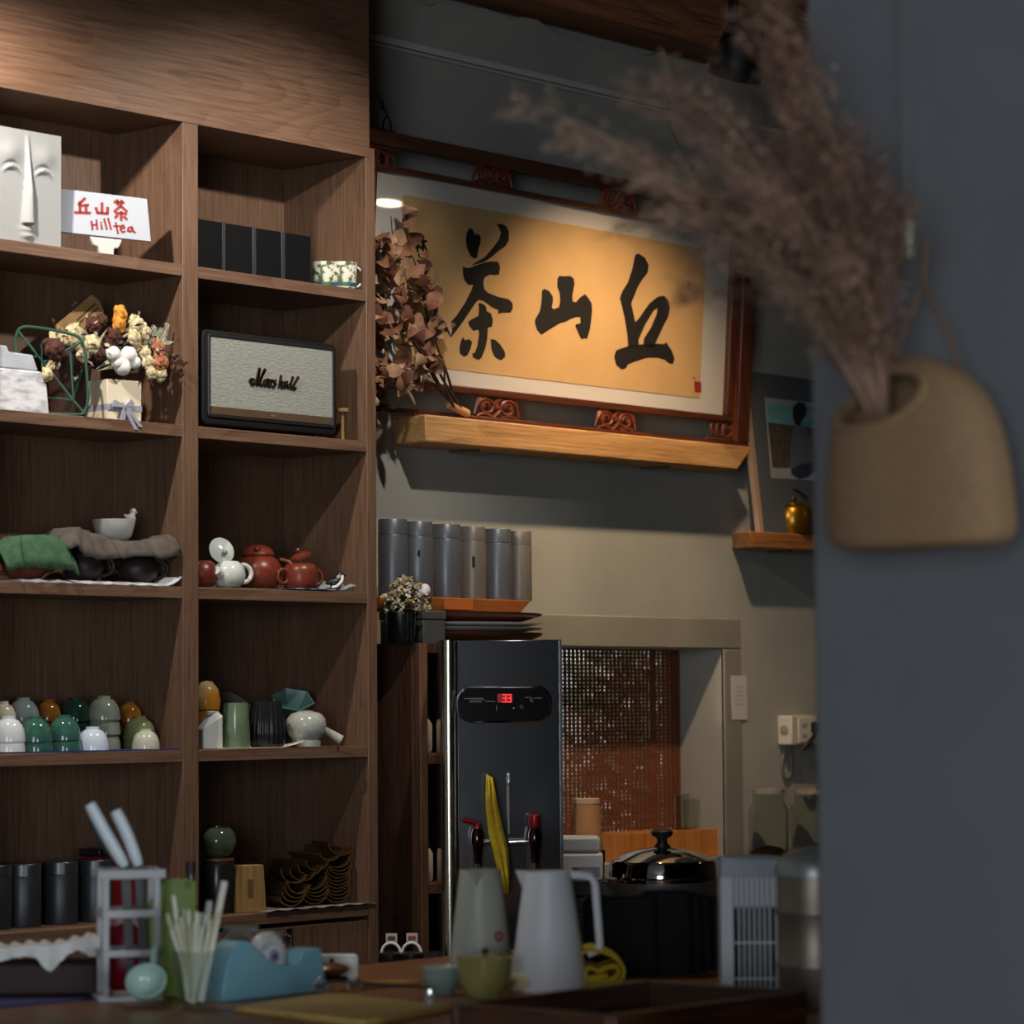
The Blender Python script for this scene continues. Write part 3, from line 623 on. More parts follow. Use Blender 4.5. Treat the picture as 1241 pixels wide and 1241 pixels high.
drape('grey_cloth', 'small dark cloth corner hanging over the teapot by the divider', mat('dark_cloth', (62, 54, 50), .95, bump=.4, scale=60), (190, 700), .045, [(176, 672, 682), (188, 668, 680), (200, 668, 676), (209, 671, 676)], .035)
# small bowl with a bird
p = at_y(138, 656, .068)
t = thing('bird_bowl', 'small pale grey bowl with a bird on its rim, on the grey cloth', 'bowl', p)
BW = mat('pale_glaze', (176, 176, 172), .4)
MB().lathe([(0, 0), (.026, 0), (.036, .010), (.043, .036), (.044, .044), (.0405, .044), (.036, .014), (0, .008)], 32).build('bowl', BW, t, smooth=50)
b = MB().ball((.046, 0, .048), .011, 10, 1.2, .8, 1.0); b.tube([(.048, 0, .052), (.052, 0, .060)], [.007, .006], 8); b.ball((.053, 0, .063), .0075, 8); b.tube([(.058, 0, .063), (.066, 0, .061)], [.003, .0006], 6); b.tube([(.038, 0, .050), (.028, 0, .056)], [.005, .002], 6)
b.build('bird', BW, t)
# ------------------------------------------------------------------ left bay, fourth shelf: upturned cups on a blue cloth
p4 = shelf_at(4, 105, .085, 905)
t = thing('blue_cloth', 'deep blue cloth spread under the upturned tea cups', 'cloth', p4)
MB().slab([(-.232, -.080), (-.1, -.084), (.05, -.078), (.22, -.081), (.228, .05), (.05, .085), (-.23, .08)], .0005, .003).build('cloth', mat('blue_cloth', (44, 44, 104), .9), t)
GL = {'white': mat('glaze_white', (204, 208, 210), .12), 'green': mat('glaze_green', (46, 84, 74), .10, rgb2=(62, 102, 88), scale=40), 'dark green': mat('glaze_dark_green', (24, 50, 40), .10), 'grey blue': mat('glaze_grey_blue', (110, 122, 122), .12, rgb2=(128, 136, 132), scale=40),
      'grey green': mat('glaze_grey_green', (132, 138, 122), .12, rgb2=(112, 122, 108), scale=30), 'amber': mat('glaze_amber', (112, 66, 20), .10, rgb2=(136, 92, 36), scale=30), 'olive': mat('glaze_olive', (104, 112, 74), .12), 'pale blue': mat('glaze_pale_blue', (196, 208, 222), .10), 'crackle white': mat('glaze_crackle', (212, 212, 198), .10, rgb2=(182, 182, 164), scale=220, ramp=(.2, .5)), 'cream': mat('glaze_cream', (200, 192, 168), .14)}
def make_cup(r, h):
    r *= 1.06
    b = MB(); b.lathe([(r*.90, .0), (r, .0), (r*1.0, h*.10), (r*.975, h*.30), (r*.91, h*.50), (r*.79, h*.68), (r*.60, h*.82), (r*.42, h*.88), (r*.40, h), (r*.33, h), (r*.32, h*.93), (0, h*.93)], 28)
    return b
cupmesh = {}
POS = {1: ['lone'], 2: ['lower', 'upper'], 3: ['bottom', 'middle', 'top']}
def cup_stack(u, v, y, n, color, r, step, h, note):
    base = at_y(u, v, y); base.z = ZT[4]+.0032
    for k in range(n):
        key = (color, r)
        lab = '%s upturned tea cup, %s %s' % (color, {1: 'standing alone', 2: POS[2][k % 2]+' of two stacked', 3: POS[3][k % 3]+' of three stacked'}[n], note)
        if key not in cupmesh:
            o = make_cup(r, h).build('tea_cup', GL[color], None, smooth=50); cupmesh[key] = o
        else:
            o = cupmesh[key].copy(); COL.objects.link(o)
        o.location = base+Vector((random.uniform(-.001, .001), 0, k*step)); tag(o, lab, 'tea cup', 'upturned tea cups on the fourth shelf')
cup_stack(28, 900, .135, 3, 'grey blue', .031, .029, .048, 'behind the white pair')
cup_stack(59, 900, .145, 3, 'amber', .025, .029, .044, 'behind the green pairs')
cup_stack(91, 900, .135, 3, 'dark green', .031, .029, .048, 'beside the grey green stack')
cup_stack(126, 905, .095, 3, 'grey green', .032, .030, .049, 'behind the pale blue cup')
cup_stack(157, 900, .125, 3, 'amber', .0255, .027, .043, 'behind the olive pair')
cup_stack(3, 900, .125, 3, 'cream', .0255, .027, .045, 'at the outer end of the shelf')
cup_stack(10, 912, .045, 2, 'white', .031, .020, .050, 'in the front row')
cup_stack(43, 912, .04, 2, 'green', .0315, .019, .050, 'next to the white pair')
cup_stack(78, 912, .05, 2, 'green', .0315, .021, .050, 'next to the pale blue cup')
cup_stack(169, 908, .085, 2, 'olive', .032, .020, .047, 'behind the crackle white cup')
cup_stack(112, 911, .04, 1, 'pale blue', .031, .0, .047, 'in front of the grey green stack')
cup_stack(177, 908, .035, 1, 'crackle white', .027, .0, .041, 'nearest the divider')
# ------------------------------------------------------------------ left bay, bottom shelf: dark canisters and a red box
CAN = mat('dark_tin', (66, 70, 74), .4, .6)
def canister(loc, r, h, label, group, m_, capm):
    t = thing('tea_canister', label, 'canister', loc, group=group)
    MB().lathe([(0, 0), (r*.97, 0), (r, .004), (r, h*.78), (r*.97, h*.80), (0, h*.80)], 28).build('body', m_, t, smooth=40)
    MB().lathe([(0, h*.80), (r*.985, h*.805), (r*.985, h*.985), (r*.94, h), (0, h)], 28).build('lid', capm, t, smooth=40)
    return t
CANL = mat('dark_tin_lid', (84, 90, 92), .32, .7)
c0 = None
for u in (-8, 28, 73, 115):
    a = at_y(u, 1085, .12); a.z = ZT[5]
    if c0 is None: c0 = canister(a, .036, .125, 'dark grey metal tea canister on the bottom cabinet shelf', 'dark canisters on the bottom shelf', CAN, CANL)
    else: q = copy_tree(c0); q.location = a
a = at_y(135, 1070, .15); a.z = ZT[5]
t = thing('red_gift_box', 'dark red lacquered box with crumpled wrapper behind the canisters', 'box', a)
REDB = mat('red_lacquer', (110, 16, 24), .3)
MB().box(-.06, .045, -.03, .03, 0, .13).build('box', REDB, t, bevel=.003)
MB().box(-.062, .047, -.032, .032, .13, .145).build('lid', mat('black_lacquer', (22, 14, 16), .3), t, bevel=.003)
# ------------------------------------------------------------------ right bay, top shelf
BOXK = mat('black_card', (10, 11, 13), .7, spec=.2); SPINE = mat('grey_spine', (48, 51, 58), .5)
x_prev = None; edges = [238, 274, 311, 346, 378]
for i in range(4):
    yb = .035; a = at_y(edges[i], 330, yb); c = at_y(edges[i+1], 330, yb); wd = (c.x-a.x)-.003
    lab = 'black tea gift box with a grey spine, ' + ['hard against the cabinet divider', 'second from the divider', 'third from the divider', 'next to the patterned mugs'][i]
    a_ = Vector((max(a.x, XR0+.002), yb, ZT[1])); wd = c.x-a_.x-.003
    t = thing('gift_box', lab, 'box', a_+Vector((wd/2, 0, 0)), group='black gift boxes on the top shelf')
    MB().box(-wd/2, wd/2, 0, .12, 0, .108).build('carton', BOXK, t, bevel=.0015)
    if i < 3: MB().box(wd/2-.010, wd/2+.001, -.0015, .121, .001, .109).build('spine', SPINE, t, bevel=.001)
MUG = mat('mug_pattern', (214, 212, 196), .3, rgb2=(74, 96, 52), scale=75, ramp=(.50, .60), detail=3)
def mug(u, y, lab, rz):
    p = shelf_at(1, u, y, 345); t = thing('patterned_mug', lab, 'mug', p, rz, group='patterned mugs on the top shelf')
    r, h = .030, .060
    MB().lathe([(0, 0), (r*.85, 0), (r*.98, .004), (r, h*.5), (r*1.04, h), (r*.94, h), (r*.9, .006), (0, .005)], 30).build('body', MUG, t, smooth=50)
    MB().lathe([(r*.87, .001), (r*1.0, .006), (r*1.01, .014), (r*.98, .014)], 30).build('base_band', mat('mug_green', (78, 116, 60), .35, rgb2=(40, 70, 120), scale=60), t)
    MB().tube([(r*.95+.019*math.sin(k), 0, h*.52+h*.38*math.cos(k)) for k in [i*PI/9 for i in range(10)]], .0026, 8).build('handle', mat('mug_white', (222, 220, 214), .25), t)
mug(393, .062, 'small botanical print mug beside the black gift boxes', -.35); mug(416, .034, 'small botanical print mug with its handle towards the side panel', -.35)
# ------------------------------------------------------------------ right bay, second shelf: loudspeaker
PB = shelf_at(2, 326, .012, 530); SM = frame_m(PB, 0.0)
def sp(u, v): return loc_px(SM, u, v)
def cr2(x, y): return sp(x/2.698, 330+y/2.698)
t = thing('loudspeaker', 'black vintage-style loudspeaker with grey woven grille and script lettering', 'speaker', PB)
x0 = sp(245, 460)[0]; x1 = sp(407.5, 460)[0]; h = sp(326, 408)[1]
x0 = max(x0, XR0+.004-PB.x)
VINYL = mat('black_vinyl', (13, 14, 16), .55, bump=.3, scale=500)
MB().prism(rrect(x0, x1, .008, h, .014), .0, .175).build('cabinet', VINYL, t, bevel=.003)
gx0, gx1 = x0+.022, x1-.016; gz0, gz1 = .030, h-.016
rim = MB(); pth = [(x, -.001, z) for x, z in rrect(gx0-.004, gx1+.004, gz0-.004, gz1+.004, .004, 3)]
rim.tube(pth, .004, 6, closed=True).build('piping', mat('dark_piping', (36, 36, 40), .4), t)
MB().prism(rrect(gx0, gx1, gz0, gz1, .003, 3), -.003, .002).build('grille', mat('grille_weave', (136, 139, 132), .9, rgb2=(152, 154, 146), scale=300, stretch=(.25, 1, 1), bump=.5), t)
MB().box(gx0, gx1, -.0042, -.003, gz0, gz0+.016).build('lower_strip', mat('brass_strip', (98, 78, 60), .5, .3), t)
MB().box((gx0+gx1)/2-.008, (gx0+gx1)/2+.008, -.005, -.0042, gz0+.004, gz0+.011).build('maker_mark', mat('mark_grey', (130, 120, 104), .4, .5), t)
SCR = mat('logo_bronze', (58, 42, 36), .35, .4)
def lg(pts): return [sp(290+x/15.51, 435+y/15.51) for x, y in pts]
for wl, strokes in ((.0058, [[(240,395),(200,380),(170,420),(200,480),(240,485),(290,420),(350,185)], [(345,200),(300,495)], [(300,495),(455,205)], [(440,215),(355,420),(355,480),(400,500)]]),
                  (.0050, [[(500,385),(440,410),(420,470),(455,510),(500,450),(510,390),(490,490),(530,515)]]),
                  (.0050, [[(562,395),(545,528)], [(548,480),(568,420),(600,402)]]),
                  (.0050, [[(655,405),(618,430),(652,480),(622,532),(592,518)]]),
                  (.0050, [[(755,320),(715,535)], [(725,470),(770,430),(765,535),(800,540)]]),
                  (.0050, [[(870,430),(815,450),(805,520),(840,535),(875,480),(868,520),(900,545)]]),
                  (.0055, [[(975,350),(930,480),(935,555),(965,550)]]), (.0055, [[(1075,350),(990,500),(990,565),(1030,555)]])):
    b = MB()
    for q in strokes: b.ribbon(lg(q), wl*.9, -.007, -.003)
    b.build('letter', SCR, t, smooth=0)
for xx in (x0+.03, x1-.03):
    for yy in (.03, .14): MB().lathe([(0, 0), (.010, 0), (.011, .008), (0, .008)], 14, Matrix.Translation((xx, yy, 0))).build('foot', BLACK, t)
p = shelf_at(2, 415, .05, 535)
t = thing('wooden_stamp', 'small turned wooden stick with a flat top beside the loudspeaker', 'stick', p)
MB().lathe([(0, 0), (.008, 0), (.009, .003), (.0045, .006), (.004, .062), (.006, .066), (0, .066)], 14).build('shaft', mat('stick_wood', (150, 118, 78), .7), t)
MB().lathe([(0, .066), (.014, .066), (.0145, .069), (.014, .074), (0, .074)], 16).build('cap', mat('stick_wood', (150, 118, 78), .7), t)
# ------------------------------------------------------------------ right bay, third shelf: teapots
p = shelf_at(3, 292, .045, 716)
t = thing('straw_mat', 'thin greenish straw mat under the white and red teapots', 'mat', p)
b = MB()
for k in range(16): b.box(-.075, .075, -.03+k*.006, -.0255+k*.006, .0, .0025)
o = b.build('straw', mat('straw_green', (128, 122, 72), .8, rgb2=(96, 98, 56), scale=60), t, smooth=0); o['kind'] = 'stuff'
p = shelf_at(3, 372, .075, 716)
t = thing('blue_cloth', 'blue and grey patterned cloth crumpled under the red teapots', 'cloth', p)
vs = []; nx_, ny_ = 26, 10
for j in range(ny_+1):
    for i in range(nx_+1):
        x = -.105+.19*i/nx_; y = -.070+.15*j/ny_; z = .002+.0015*math.sin(i*1.1)*math.sin(j*1.4)+.001
        if i > nx_-7: z += .030*((i-nx_+7)/7)**1.5*(1-.6*abs(j-6)/6)*(.8+.3*math.sin(j*2))
        vs.append((x, y, z))
fs = [(j*(nx_+1)+i, j*(nx_+1)+i+1, (j+1)*(nx_+1)+i+1, (j+1)*(nx_+1)+i) for j in range(ny_) for i in range(nx_)]
o = MB().add(vs, fs).build('cloth', mat('blue_grey_cloth', (52, 64, 96), .95, rgb2=(150, 152, 150), scale=26, ramp=(.45, .55)), t, smooth=70); q = o.modifiers.new('s', 'SOLIDIFY'); q.thickness = .002; q.offset = 1
ZSH = mat('red_zisha', (120, 54, 38), .33, rgb2=(106, 46, 32), scale=90); CEL = mat('pale_celadon', (206, 212, 206), .18)
z3_ = ZT[3]+.004
def tp(u, v, y): a = at_y(u, v, y); a.z = z3_; return a
teapot('clay_teapot', 'red clay teapot pressed against the cabinet divider', 'teapot', tp(244, 700, .055), .036, .058, ZSH, rz=PI+.6, lid=None)
wt = teapot('white_teapot', 'pale celadon teapot with round side handle and lifted lid', 'teapot', tp(277, 700, .035), .036, .058, CEL, rz=-.30, lid=None, spout=False, hr=.0052)
MB().tube(smoothpath([(-.022, -.012, .022), (-.036, -.022, .030), (-.044, -.028, .034)], 3), [.011]*4+[.0095]*3, 12).build('spout', CEL, wt, smooth=60)
MB().lathe([(0, 0), (.028, .001), (.029, .004), (.02, .010), (0, .012)], 28, Matrix.Translation((-.016, .004, .076)) @ Matrix.Rotation(1.25, 4, 'X')).build('lid', CEL, wt)
MB().ball((-.016, -.014, .072), .006, 10).build('lid_knob', mat('grey_glaze', (120, 126, 132), .2), wt)
big = teapot('clay_teapot', 'large round red clay teapot facing out between the white and the lidded one', 'teapot', tp(313, 700, .10), .053, .078, ZSH, rz=-.85, lid=None, spout=False)
l = MB().lathe([(0, .070), (.034, .071), (.036, .076), (.028, .090), (.012, .097), (0, .098)], 28).build('lid', ZSH, big, smooth=50)
MB().ball((0, -.030, .086), .0066, 10).build('knob', ZSH, l)
sm = teapot('clay_teapot', 'red clay teapot with its lid propped askew and looped handle', 'teapot', tp(364, 704, .04), .036, .054, ZSH, rz=-.30, lid=None, spout=False, hr=.004,
       prof=[(0, 0), (.030, 0), (.035, .004), (.0385, .020), (.0375, .042), (.033, .053), (.027, .056), (.024, .054), (0, .052)])
l = MB().lathe([(0, 0), (.024, .0), (.024, .005), (.014, .011), (0, .012)], 24, Matrix.Translation((.002, 0, .069)) @ Matrix.Rotation(-.35, 4, 'Y')).build('lid', ZSH, sm); MB().ball((-.006, 0, .085), .0055, 9).build('knob', ZSH, l)
MB().tube([(-.046+.014*math.cos(k), -.008, .028+.015*math.sin(k)) for k in [i*2*PI/14 for i in range(14)]], .0038, 8, closed=True).build('ring_handle', ZSH, sm)
p = tp(407, 705, .035)
t = thing('bird_ornament', 'small dark bird ornament with a white curved stripe by the side panel', 'ornament', p+Vector((0, 0, .003)), -.4)
b = MB().ball((0, 0, .014), .014, 12, 1.1, .8, 1.0); b.ball((.010, 0, .032), .008, 10); b.tube([(.004, 0, .022), (.010, 0, .032)], [.010, .007], 8); b.tube([(.017, 0, .032), (.024, 0, .029)], [.003, .0006], 6); b.tube([(-.010, 0, .016), (-.024, 0, .012)], [.007, .002], 7); b.build('body', mat('bird_black', (26, 32, 34), .3), t)
MB().tube(smoothpath([(.011, -.011, .030), (.008, -.014, .018), (-.004, -.014, .006), (-.014, -.010, .004)], 4), .0035, 7).build('stripe', WHITE, t)
# ------------------------------------------------------------------ right bay, fourth shelf
p = shelf_at(4, 300, .035, 908)
t = thing('paper_sheet', 'cream paper sheet under the cups with one corner curling up', 'paper', p)
vs = []; n = 20
for i in range(n+1):
    for j in (0, 1):
        x = -.10+.245*i/n; z = .001+(.014*max(0, (i-14)/6)**1.6 if j == 0 else .0)
        vs.append((x, -.032+.10*j, z))
o = MB().add(vs, [(2*i, 2*i+2, 2*i+3, 2*i+1) for i in range(n)]).build('sheet', mat('cream_paper', (216, 206, 182), .85), t); q = o.modifiers.new('s', 'SOLIDIFY'); q.thickness = .0006; q.offset = 1
def on4(u, y, v=905): a = at_y(u, v, y); a.z = ZT[4]+.0012; return a
p = on4(254, .045)
t = thing('white_vase', 'white ceramic vase with slanted shoulder beside the cabinet divider', 'vase', p, -.3)
b = MB(); lo = rrect(-.024, .024, -.018, .018, .006, 3)
k = len(lo); vs = [(x, y, 0) for x, y in lo]+[(x*1.0, y, .054+.014*(x/.024)) for x, y in lo]+[(x*.5+.004, y*.5, .070+.008*(x/.024)) for x, y in lo]
fs = [tuple(range(k))[::-1], tuple(range(2*k, 3*k))]+[(i+o_, (i+1) % k+o_, (i+1) % k+k+o_, i+k+o_) for o_ in (0, k) for i in range(k)]
b.add(vs, fs).build('body', mat('white_stoneware', (196, 200, 196), .35), t, smooth=35)
MB().lathe([(.008, .070), (.010, .076), (.008, .078), (.006, .074)], 14, Matrix.Translation((.004, 0, 0))).build('lip', MATS['white_stoneware'], t)
p = on4(250, .13)
t = thing('amber_jar', 'amber glazed round jar with pale dome above the white vase', 'jar', p)
MB().lathe([(0, 0), (.026, 0), (.030, .01), (.030, .075), (.027, .080), (0, .080)], 28).build('body', GL['amber'], t, smooth=50)
MB().lathe([(0, .080), (.029, .081), (.031, .10), (.026, .125), (.014, .140), (0, .143)], 28).build('dome_lid', mat('amber_dome', (178, 120, 40), .12, rgb2=(168, 168, 130), scale=14, ramp=(.4, .6)), t, smooth=60)
GGR = mat('celadon_green', (96, 118, 92), .15, rgb2=(114, 134, 106), scale=30)
p = on4(286, .04)
t = thing('green_tumbler', 'celadon green tapered tumbler between the white vase and black cup', 'tumbler', p)
MB().lathe([(0, 0), (.030, 0), (.031, .003), (.027, .080), (.0255, .095), (.024, .095), (.024, .006), (0, .005)], 30).build('body', GGR, t, smooth=50)
MB().lathe([(0, .082), (.024, .083), (.0235, .088), (0, .089)], 24).build('inner_cup', mat('celadon_pale', (140, 156, 132), .2), t)
p = on4(323, .045)
t = thing('black_cup', 'black fluted cup beside the green tumbler', 'cup', p)
MB().lathe([(0, 0), (.033, 0), (.037, .006), (.0385, .034), (.035, .070), (.030, .098), (.027, .098), (.030, .07), (.031, .008), (0, .006)], 110, rib=.045, nrib=22).build('body', mat('black_fluted', (34, 34, 36), .16), t, smooth=70)
p = on4(285, .17)
t = thing('grey_dish', 'shallow grey dish leaning behind the green tumbler', 'dish', p)
MB().lathe([(0, .004), (.05, .0), (.062, .016), (.060, .018), (.049, .005), (0, .008)], 28, Matrix.Translation((.01, .02, .060)) @ Matrix.Rotation(.95, 4, 'X')).build('dish', mat('grey_dish_glaze', (112, 114, 106), .2), t, smooth=50)
TEAL = mat('teal_glaze', (92, 128, 122), .15)
p = on4(352, .155)
t = thing('teal_bowl', 'pale teal faceted bowl tilted on a dark stand behind the cream teapot', 'bowl', p)
MB().lathe([(0, 0), (.030, 0), (.032, .05), (0, .05)], 20).build('stand', mat('dark_stand', (28, 34, 32), .4), t)
MB().lathe([(0, .0), (.022, .0), (.050, .050), (.047, .051), (.020, .006), (0, .006)], 6, Matrix.Translation((0, 0, .060)) @ Matrix.Rotation(-.35, 4, 'Y') @ Matrix.Rotation(.45, 4, 'X')).build('bowl', TEAL, t, smooth=0)
p = on4(371, .035)
t = thing('side_handle_teapot', 'cream crackle teapot with a straight side handle', 'teapot', p, -.3)
CRK = mat('cream_crackle', (184, 186, 178), .14, rgb2=(164, 168, 160), scale=120)
MB().lathe([(0, 0), (.031, 0), (.032, .012), (.029, .014), (.040, .028), (.0445, .046), (.042, .060), (.033, .070), (.027, .073), (.024, .070), (0, .068)], 32).build('body', CRK, t, smooth=50)
MB().lathe([(0, .069), (.025, .070), (.025, .073), (.012, .077), (0, .078)], 24).build('lid', CRK, t)
MB().tube(smoothpath([(.036, -.004, .040), (.054, -.010, .028), (.076, -.018, .013)], 4), [.0075, .0076, .0078, .008, .0084, .009, .0098, .0105, .011], 12).build('handle', CRK, t, smooth=60)
# ------------------------------------------------------------------ right bay, bottom shelf
def on5(u, y, v=1095): a = at_y(u, v, y); a.z = ZT[5]; return a
NEWS = mat('newsprint', (140, 138, 134), .9, rgb2=(96, 96, 98), scale=70, ramp=(.5, .62))
p = on5(355, .09)
t = thing('newspaper_sheet', 'grey newspaper sheet under the bamboo scoops with its edge hanging out', 'paper', p)
vs = []; n = 24
for i in range(n+1):
    for j in range(5):
        x = -.17+.335*i/n; y = -.095+.16*j/4; vs.append((x, y, .0012+(.003*math.sin(i*.8)**2 if j == 0 else .0005*math.sin(i))))
o = MB().add(vs, [(i*5+j, (i+1)*5+j, (i+1)*5+j+1, i*5+j+1) for i in range(n) for j in range(4)]).build('sheet', NEWS, t); q = o.modifiers.new('s', 'SOLIDIFY'); q.thickness = .001; q.offset = 1
def on5n(u, y): a = on5(u, y); a.z += .005; return a
p = on5(264, .09)
t = thing('dark_jar', 'dark cylindrical tea jar carrying a green glazed globe', 'jar', p)
MB().lathe([(0, 0), (.034, 0), (.036, .004), (.036, .100), (.033, .108), (.030, .112), (0, .112)], 28).build('body', mat('dark_jar_glaze', (34, 38, 36), .25), t, smooth=50)
MB().lathe([(.031, .108), (.0345, .109), (.0345, .114), (.031, .115)], 28).build('rim', mat('rust_rim', (112, 66, 38), .4), t)
p2 = p+Vector((0, 0, .1155))
t = thing('globe_jar', 'olive green glazed globe jar resting on the dark tea jar', 'jar', p2)
MB().lathe([(0, 0), (.020, .0), (.034, .012), (.0395, .034), (.036, .052), (.027, .062), (.022, .064), (0, .064)], 30).build('body', mat('globe_glaze', (74, 84, 66), .1, rgb2=(92, 100, 80), scale=25), t, smooth=60)
MB().lathe([(0, .064), (.023, .0645), (.023, .068), (0, .069)], 24).build('lid', MATS['dark_jar_glaze'], t)
p = on5(300, .05)
t = thing('wood_block', 'tapered pale wooden block beside the dark jar', 'block', p, -.45)
b = MB(); b.add([(-.036, -.02, 0), (.036, -.02, 0), (.036, .02, 0), (-.036, .02, 0), (-.030, -.018, .100), (.030, -.018, .100), (.030, .018, .100), (-.030, .018, .100)], [(3, 2, 1, 0), (4, 5, 6, 7), (0, 1, 5, 4), (1, 2, 6, 5), (2, 3, 7, 6), (3, 0, 4, 7)])
b.build('block', wood('block_wood', (96, 72, 40), (134, 104, 62), (152, 122, 78), 'z', ring=3), t, bevel=.002)
MB().box(-.006, .006, -.0195, -.0175, .03, .07).build('brand_mark', mat('scorched', (92, 66, 40), .8), t)
# bamboo tea scoops, nested half pipes
SCO = mat('bamboo_scoop', (92, 66, 36), .45, rgb2=(70, 48, 26), scale=40, stretch=(1, .2, 1)); SCE = mat('bamboo_edge', (150, 116, 64), .5)
def scoop_mesh():
    b = MB(); n = 10; L = .16; vs = []; r = .030; th = .0028
    for y in (-L/2, -L/4, 0, L/4, L/2):
        for rr in (r, r-th):
            for i in range(n+1):
                a = PI+PI*i/n; e = 1-.25*max(0, y/L*2-.3); vs.append((rr*math.cos(a)*e, y, rr*math.sin(a)*e*.8+r*.8))
    m_ = n+1
    for s in range(4):
        o = s*2*m_
        for i in range(n):
            fs_ = [(o+i, o+i+1, o+2*m_+i+1, o+2*m_+i), (o+m_+i, o+3*m_+i, o+3*m_+i+1, o+m_+i+1)]; b.f += fs_
        b.f += [(o, o+2*m_, o+3*m_, o+m_), (o+n, o+m_+n, o+3*m_+n, o+2*m_+n)]
    for o in (0, 8*m_):
        b.f += [(o+i, o+m_+i, o+m_+i+1, o+i+1) for i in range(n)]
    b.v = [Vector(q) for q in vs]; return b
s0 = None; cnt = 0
def put_scoop(u, y, z, rz, rx=0.0, ry=0.0, sc_=1.0):
    global s0
    a = on5n(u, y); a.z += z
    if s0 is None: o = scoop_mesh().build('bamboo_scoop', SCO, None, smooth=50); s0 = o
    else: o = s0.copy(); COL.objects.link(o)
    o.location = a; o.rotation_euler = (rx, ry, rz); o.scale = (sc_,)*3
    tag(o, 'curved bamboo tea scoop nested in the pile on the newspaper', 'scoop', 'bamboo tea scoops on the bottom shelf')
for k in range(11): put_scoop(393+k*.3, .115, .0005+.0075*k, -.45+.02*math.sin(k), .0, .06*math.sin(k*1.7))
for k in range(5): put_scoop(366, .12, .0005+.0078*k, -.45+.03*math.sin(k), 0, .1*math.sin(k))
for k in range(4): put_scoop(338, .11, .0005+.0085*k, -.4+.05*k, 0, -.1+.08*k)
for k in range(3): put_scoop(352+k*6, .125, .052+.010*k, -.5+.1*k, 0, .15-.1*k)
put_scoop(344, .115, .050, -.6, 0, .3); put_scoop(383, .12, .092, -.3, 0, -.25); put_scoop(398, .12, .102, -.5, 0, .2)
# ------------------------------------------------------------------ things on and by the back wall
# dried leaf branch lying on the plank shelf
PK = 2.065+.0645
bp_ = at_y(560, 500, .185); bp_.z = PK+.012
t = thing('dried_leaf_branch', 'bunch of dried brown leafy branches lying on the plank shelf', 'dried branch', bp_)
BRK = mat('branch_bark', (58, 42, 34), .8); LV = [mat('dry_leaf_%d' % i, c, .7, rgb2=c2, scale=50) for i, (c, c2) in enumerate((((150, 102, 74), (124, 80, 56)), ((180, 138, 106), (152, 112, 82)), ((116, 72, 52), (94, 56, 40)), ((204, 170, 136), (170, 130, 98))))]
def br(u, v, y=.12): return at_y(u, v, y)-bp_
stems = [[(560, 498, .185), (535, 470, .15), (515, 430, .125), (490, 380, .115), (478, 310, .12), (474, 262, .125)],
         [(558, 497, .185), (528, 462, .14), (505, 420, .11), (480, 400, .10), (455, 395, .10)],
         [(556, 499, .19), (530, 470, .15), (500, 452, .12), (470, 440, .11), (450, 436, .11)],
         [(560, 496, .18), (538, 462, .14), (522, 425, .12), (515, 370, .12), (506, 330, .125), (500, 310, .13)],
         [(555, 498, .18), (541, 450, .14), (530, 420, .12), (526, 398, .12)], [(552, 497, .18), (540, 470, .13), (538, 440, .12), (530, 424, .12)],
         [(556, 498, .185), (525, 465, .14), (495, 465, .12), (475, 470, .115), (458, 462, .115)]]
for i, s in enumerate(stems):
    pts = smoothpath([br(*q) for q in s], 5); n = len(pts)
    MB().tube(pts, [.0042-.0032*k/n for k in range(n)], 6).build('stem', BRK, t)
MB().tube([br(566, 501, .19), br(545, 490, .175)], .010, 10).build('cut_end', mat('cut_wood', (196, 150, 104), .7), t)
def leaf3d(c, d, w_, l_, curl):
    b = MB(); s = d.cross(Vector((random.uniform(-1, 1), random.uniform(-1, 1), random.uniform(-1, 1)))).normalized(); nrm = d.cross(s).normalized(); vs = []
    prof = [(0, .0), (.15, .62), (.4, 1.0), (.65, .85), (.85, .45), (1, 0)]
    for f_, ww in prof:
        o = c+d*l_*f_+nrm*(curl*l_*math.sin(f_*PI)); vs += [o-s*w_*ww+nrm*curl*w_*.9*ww, o, o+s*w_*ww+nrm*curl*w_*.9*ww]
    fs = []
    for i in range(5): fs += [(3*i, 3*i+1, 3*i+4, 3*i+3), (3*i+1, 3*i+2, 3*i+5, 3*i+4)]
    return b.add(vs, fs)
spots = []
for _ in range(165):
    while True:
        u = random.uniform(445, 530); v = random.uniform(285, 475)
        if v < 330 and (u > 505 or u < 455): continue
        if v < 300 and u > 490: continue
        if u > 515 and not (340 < v < 460): continue
        break
    spots.append((u, v))
spots += [(488, 275), (492, 270), (508, 322), (515, 328), (520, 352), (516, 365), (533, 392), (528, 388), (500, 470), (497, 462), (525, 345)]
for u, v in spots:
    c = br(u, v, random.uniform(.085, .155)); d = Vector((random.uniform(-1, .6), random.uniform(-1, .3), random.uniform(-1, 1))).normalized()
    leaf3d(c, d, random.uniform(.012, .023), random.uniform(.034, .060), random.uniform(-.5, .5)).build('leaf', random.choice(LV), t, smooth=60)
